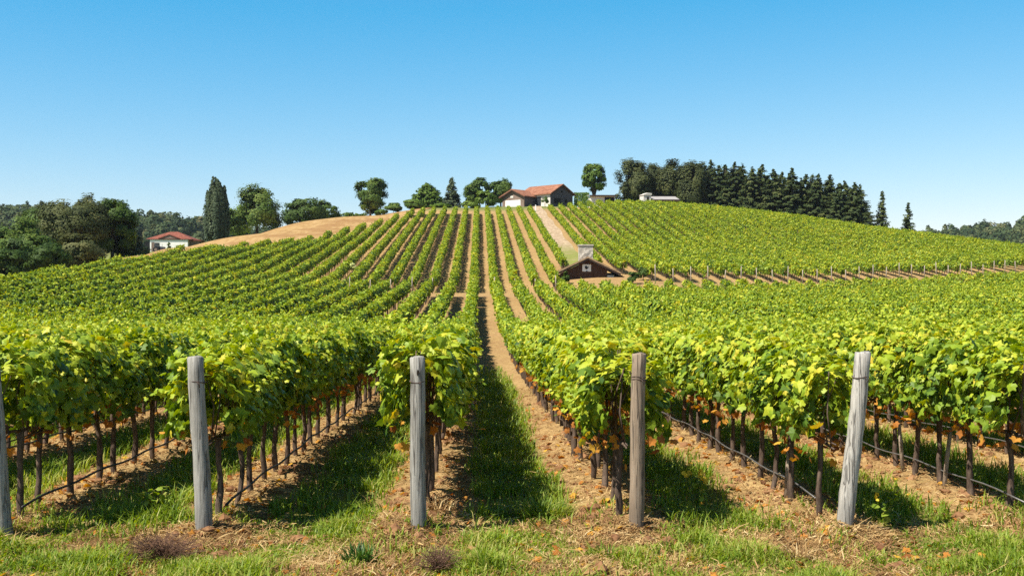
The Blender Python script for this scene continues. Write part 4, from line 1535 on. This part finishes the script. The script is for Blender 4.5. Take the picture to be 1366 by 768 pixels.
# tractor parked in front
x, y, _ = ray(213, 334, 233)
tz = float(base_h(x, y)) + .1
tr = empty('tractor', (x, y, tz), R(0), 'small dark tractor parked against the white house wall', 'tractor')
b = MB()
b.prism([(-.95, .55), (-.1, .55), (-.1, 1.75), (-.2, 1.95), (-.85, 1.95), (-.98, 1.75)], 'y', -.5, .5)
b.build('cab', M['glass'], tr)
MB().box(-1.02, -.05, -.55, .55, 1.96, 2.04).build('cab_roof', M['ink'], tr)
b = MB()
b.prism([(-.08, .5), (1.1, .5), (1.12, 1.05), (1.0, 1.2), (-.08, 1.3)], 'y', -.3, .3)
b.build('bonnet', M['shaded_wall_bonnet'], tr)
MB().tube([(.5, 0, 1.2), (.5, 0, 1.85)], .035, 6).build('exhaust', M['ink'], tr)


def wheel(cx, cy, rad, wd):
    b = MB()
    n = 18
    b.prism([(cx + rad * math.cos(6.283 * i / n), rad + rad * math.sin(6.283 * i / n)) for i in range(n)], 'y', cy - wd, cy + wd)
    w_ = b.build('wheel', M['ink'], tr)
    b = MB()
    b.prism([(cx + rad * .5 * math.cos(6.283 * i / n), rad + rad * .5 * math.sin(6.283 * i / n)) for i in range(n)], 'y', cy - wd - .02, cy + wd + .02)
    b.build('rim', M['brown_wall'], w_)


for s in (-1, 1):
    wheel(-.55, s * .68, .62, .18)
    wheel(.85, s * .55, .40, .12)
for px, lab in ((225.5, 'round dark bush against the middle of the white house wall'),):
    x, y, zt_ = ray(px, 327, 236)
    zb = float(base_h(x, y))
    o = empty('bush', (x, y, zb), 0, lab, 'bush')
    me, lobes = crown_mesh(np.random.default_rng(9), zt_ - zb - .3, .5, .8, 500, .2, M['oak'], nl=9, clumps=30)
    link('crown', me, o)
    MB().tube([(0, 0, -.2), (0, 0, zt_ - zb - .4)], .05, 6).build('trunk', M['bark'], o)


# --- sheds on the crest
def shed(px0, px1, py0, py1, Y, dp, label, wallm, roofm, bays, name='shed', roof_h=2.0, slope=.1):
    x0, y, _ = ray(px0, py1, Y)
    x1 = ray(px1, py1, Y)[0]
    zb = float(base_h((x0 + x1) / 2, y))
    z1 = ray(px0, py0, Y)[2] - zb
    o = empty(name, ((x0 + x1) / 2, y, zb), 0, label, 'shed')
    w2 = (x1 - x0) / 2
    rh = roof_h * Y / F
    b = MB().box(-w2 + .3, w2 - .3, 0, dp, -1.0, z1 - rh)
    b.build('wall', wallm, o)
    b = MB().hexa([(-w2, -.5, z1 - rh + .004), (w2, -.5, z1 - rh + .004), (w2, dp + .4, z1 - .03), (-w2, dp + .4, z1 - .03), (-w2, -.5, z1 - rh + .2), (w2, -.5, z1 - rh + .2), (w2, dp + .4, z1 + .15), (-w2, dp + .4, z1 + .15)])
    rf = b.build('roof', roofm, o)
    MB().box(-w2, w2, -.56, -.505, z1 - rh - .12, z1 - rh + .19).build('fascia', M['fascia'], rf)
    for a_, b_, m in bays:
        MB().box(-w2 + .3 + a_ * (2 * w2 - .6), -w2 + .3 + b_ * (2 * w2 - .6), -.05, -.004, -1, z1 - rh - .25).build('bay', m, o)
    return o


shed(786, 822, 258.5, 274, 243, 5, 'flat roofed white shed with an open dark bay below the lone tree', M['white_wall'], M['grey_roof'], ((.58, .98, M['dark_gap']),), roof_h=3)
shed(871, 906, 260.5, 274, 240, 4.5, 'long pale grey roofed shed under the crest wood', M['brown_wall'], M['grey_roof'], ((.35, .65, M['dark_gap']), (.75, .97, M['dark_gap'])), roof_h=7)
# white little house with gable beside it
x, y, _ = ray(863.5, 274, 240)
zb = float(base_h(x, y))
kk = 240 / F
ztop = ray(863.5, 257, 240)[2] - zb
o = empty('outbuilding', (x, y, zb), R(12), 'narrow white plastered outbuilding at the left end of the long grey shed', 'outbuilding')
MB().box(-.85, .85, 0, 2.4, -1, ztop - .5).build('wall', M['white_wall'], o)
MB().prism([(-1.0, ztop - .49), (1.0, ztop - .49), (1.0, ztop - .12), (.1, ztop)], 'y', -.15, 2.6).build('roof', M['white_wall'], o)
MB().box(-.1, .35, -.04, -.003, ztop - 1.6, ztop - .9).build('window', M['dark_gap'], o)

# lime hedge between farmhouse and shed
x0, y, zt_ = ray(766, 257.5, 249)
x1 = ray(786, 257.5, 249)[0]
zb = float(base_h(x0, y))
r = np.random.default_rng(15)
n = 2600
P = np.c_[r.uniform(0, x1 - x0, n), r.uniform(0, 1.5, n), r.uniform(.2, zt_ - zb, n) ** 1]
face = r.integers(0, 3, n)
P[face == 0, 2] = zt_ - zb + r.normal(0, .06, (face == 0).sum())
P[face == 1, 1] = r.normal(0, .08, (face == 1).sum())
N = np.where((face == 0)[:, None], [0, 0, 1.], np.where((face == 1)[:, None], [0, -1., .3], [0, 0, .5])) + r.normal(0, .4, (n, 3))
V, f, a = leaves(P, N, r.normal(0, 1, (n, 3)), .26 * r.uniform(.6, 1.3, n), r.random(n), DIA, DIA_F)
o = link('hedge', raw_mesh('hedge', V, [f], {'tint': a}, [M['lime']]))
o.location = (x0, y, zb)
tag(o, 'clipped bright green hedge between the farmhouse and the white shed', 'hedge')

# white marker post at the top of the track, shrub by the farmhouse door
x, y, _ = ray(714.5, 279, 231)
zb = float(h(x, y))
MBp = MB().box(-.11, .11, -.11, .11, -.2, 1.25)
MBp.prism([(-.13, 1.25), (.13, 1.25), (0, 1.42)], 'y', -.13, .13)
o = MBp.build('gate_post', M['paint_white'])
o.location = (x, y, zb)
tag(o, 'white gate post at the upper end of the dirt track', 'post')
x, y, zt_ = ray(727, 263.5, 242)
zb = float(base_h(x, y))
o = empty('bush', (x, y, zb), 0, 'dark bush against the white wall of the farmhouse', 'bush')
me, lobes = crown_mesh(np.random.default_rng(19), max(.6, zt_ - zb - .6), .85, .7, 700, .24, M['oak'], nl=9, clumps=30)
link('crown', me, o)
MB().tube([(0, 0, -.2), (0, 0, .9)], .06, 6).build('trunk', M['bark'], o)

# ------------------------------------------------------------------ air
hb = MB().box(-420, 640, -25, 900, -12, 75)
t = NT('haze')
vol = t.n('ShaderNodeVolumePrincipled')
vol.inputs['Color'].default_value = (.86, .92, 1.0, 1)
vol.inputs['Density'].default_value = .00007
vol.inputs['Anisotropy'].default_value = .3
t.l(vol.outputs[0], t.out.inputs['Volume'])
tag(hb.build('haze', t.m), 'thin bluish haze in the air toward the far hills', 'haze', kind='stuff')

# ------------------------------------------------------------------ light, sky, camera
EL, AZ = R(55), R(211)                       # AZ: sun left of and a little behind the camera (angle from +X)
sd = Vector((math.cos(EL) * math.cos(AZ), math.cos(EL) * math.sin(AZ), math.sin(EL)))
L = bpy.data.lights.new('sun', 'SUN')
L.energy = 5.0
L.angle = R(.5)
L.color = (1.0, .945, .84)
so = bpy.data.objects.new('sun', L)
C.objects.link(so)
so.rotation_euler = (-sd).to_track_quat('-Z', 'Y').to_euler()
so.location = sd * 100

wd = bpy.data.worlds.new('World')
scene.world = wd
wd.use_nodes = True
nt = wd.node_tree
nt.nodes.clear()
out = nt.nodes.new('ShaderNodeOutputWorld')
bg = nt.nodes.new('ShaderNodeBackground')
sky = nt.nodes.new('ShaderNodeTexSky')
sky.sky_type = 'NISHITA'
sky.sun_disc = False
sky.sun_elevation = EL
sky.sun_rotation = math.atan2(sd.x, sd.y)
sky.altitude = 300
sky.air_density = 1.0
sky.dust_density = .3
sky.ozone_density = 3.0
# a clear, deep-blue day: less red, more blue than the plain model gives
sp = nt.nodes.new('ShaderNodeSeparateColor')
cb = nt.nodes.new('ShaderNodeCombineColor')
nt.links.new(sky.outputs[0], sp.inputs[0])


def wmath(op, a, b):
    n_ = nt.nodes.new('ShaderNodeMath')
    n_.operation = op
    for i_, v_ in enumerate((a, b)):
        if hasattr(v_, 'links'):
            nt.links.new(v_, n_.inputs[i_])
        else:
            n_.inputs[i_].default_value = v_
    return n_.outputs[0]


nt.links.new(wmath('MAXIMUM', wmath('MULTIPLY', wmath('SUBTRACT', sp.outputs[0], 1.41), 1.24), .50), cb.inputs[0])
nt.links.new(wmath('MULTIPLY', wmath('ADD', sp.outputs[1], .30), .835), cb.inputs[1])
nt.links.new(wmath('MULTIPLY', wmath('POWER', wmath('DIVIDE', sp.outputs[2], 5.7), .55), 5.5), cb.inputs[2])
# overhead sky, out of view, dimmed to cut the fill light in shadows
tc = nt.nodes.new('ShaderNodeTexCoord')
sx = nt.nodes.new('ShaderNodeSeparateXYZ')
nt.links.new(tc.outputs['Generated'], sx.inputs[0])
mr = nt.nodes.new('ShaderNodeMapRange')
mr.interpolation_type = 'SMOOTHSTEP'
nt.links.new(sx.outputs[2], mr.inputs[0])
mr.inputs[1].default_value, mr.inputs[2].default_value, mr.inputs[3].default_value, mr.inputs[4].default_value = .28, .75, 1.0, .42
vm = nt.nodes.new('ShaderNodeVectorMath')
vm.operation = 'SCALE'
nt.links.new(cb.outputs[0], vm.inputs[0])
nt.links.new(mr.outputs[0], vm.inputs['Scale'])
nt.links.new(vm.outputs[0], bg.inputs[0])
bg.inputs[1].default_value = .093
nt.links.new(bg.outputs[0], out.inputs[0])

cam = bpy.data.cameras.new('camera')
cam.sensor_width = 36
cam.lens = F / 1366 * 36
cam.clip_start = .1
cam.clip_end = 12000
co = bpy.data.objects.new('camera', cam)
C.objects.link(co)
co.location = (0, 0, CAMH)
co.rotation_euler = (math.pi / 2, 0, -YAW)
scene.camera = co

vs = scene.view_settings
vs.view_transform = 'Standard'
vs.look = 'None'
vs.exposure = 0.85
vs.gamma = 1
vs.use_curve_mapping = False
scene.render.engine = 'CYCLES'
scene.cycles.max_bounces = 6
scene.cycles.diffuse_bounces = 3
scene.cycles.transmission_bounces = 4
scene.cycles.use_adaptive_sampling = True
scene.cycles.use_denoising = False
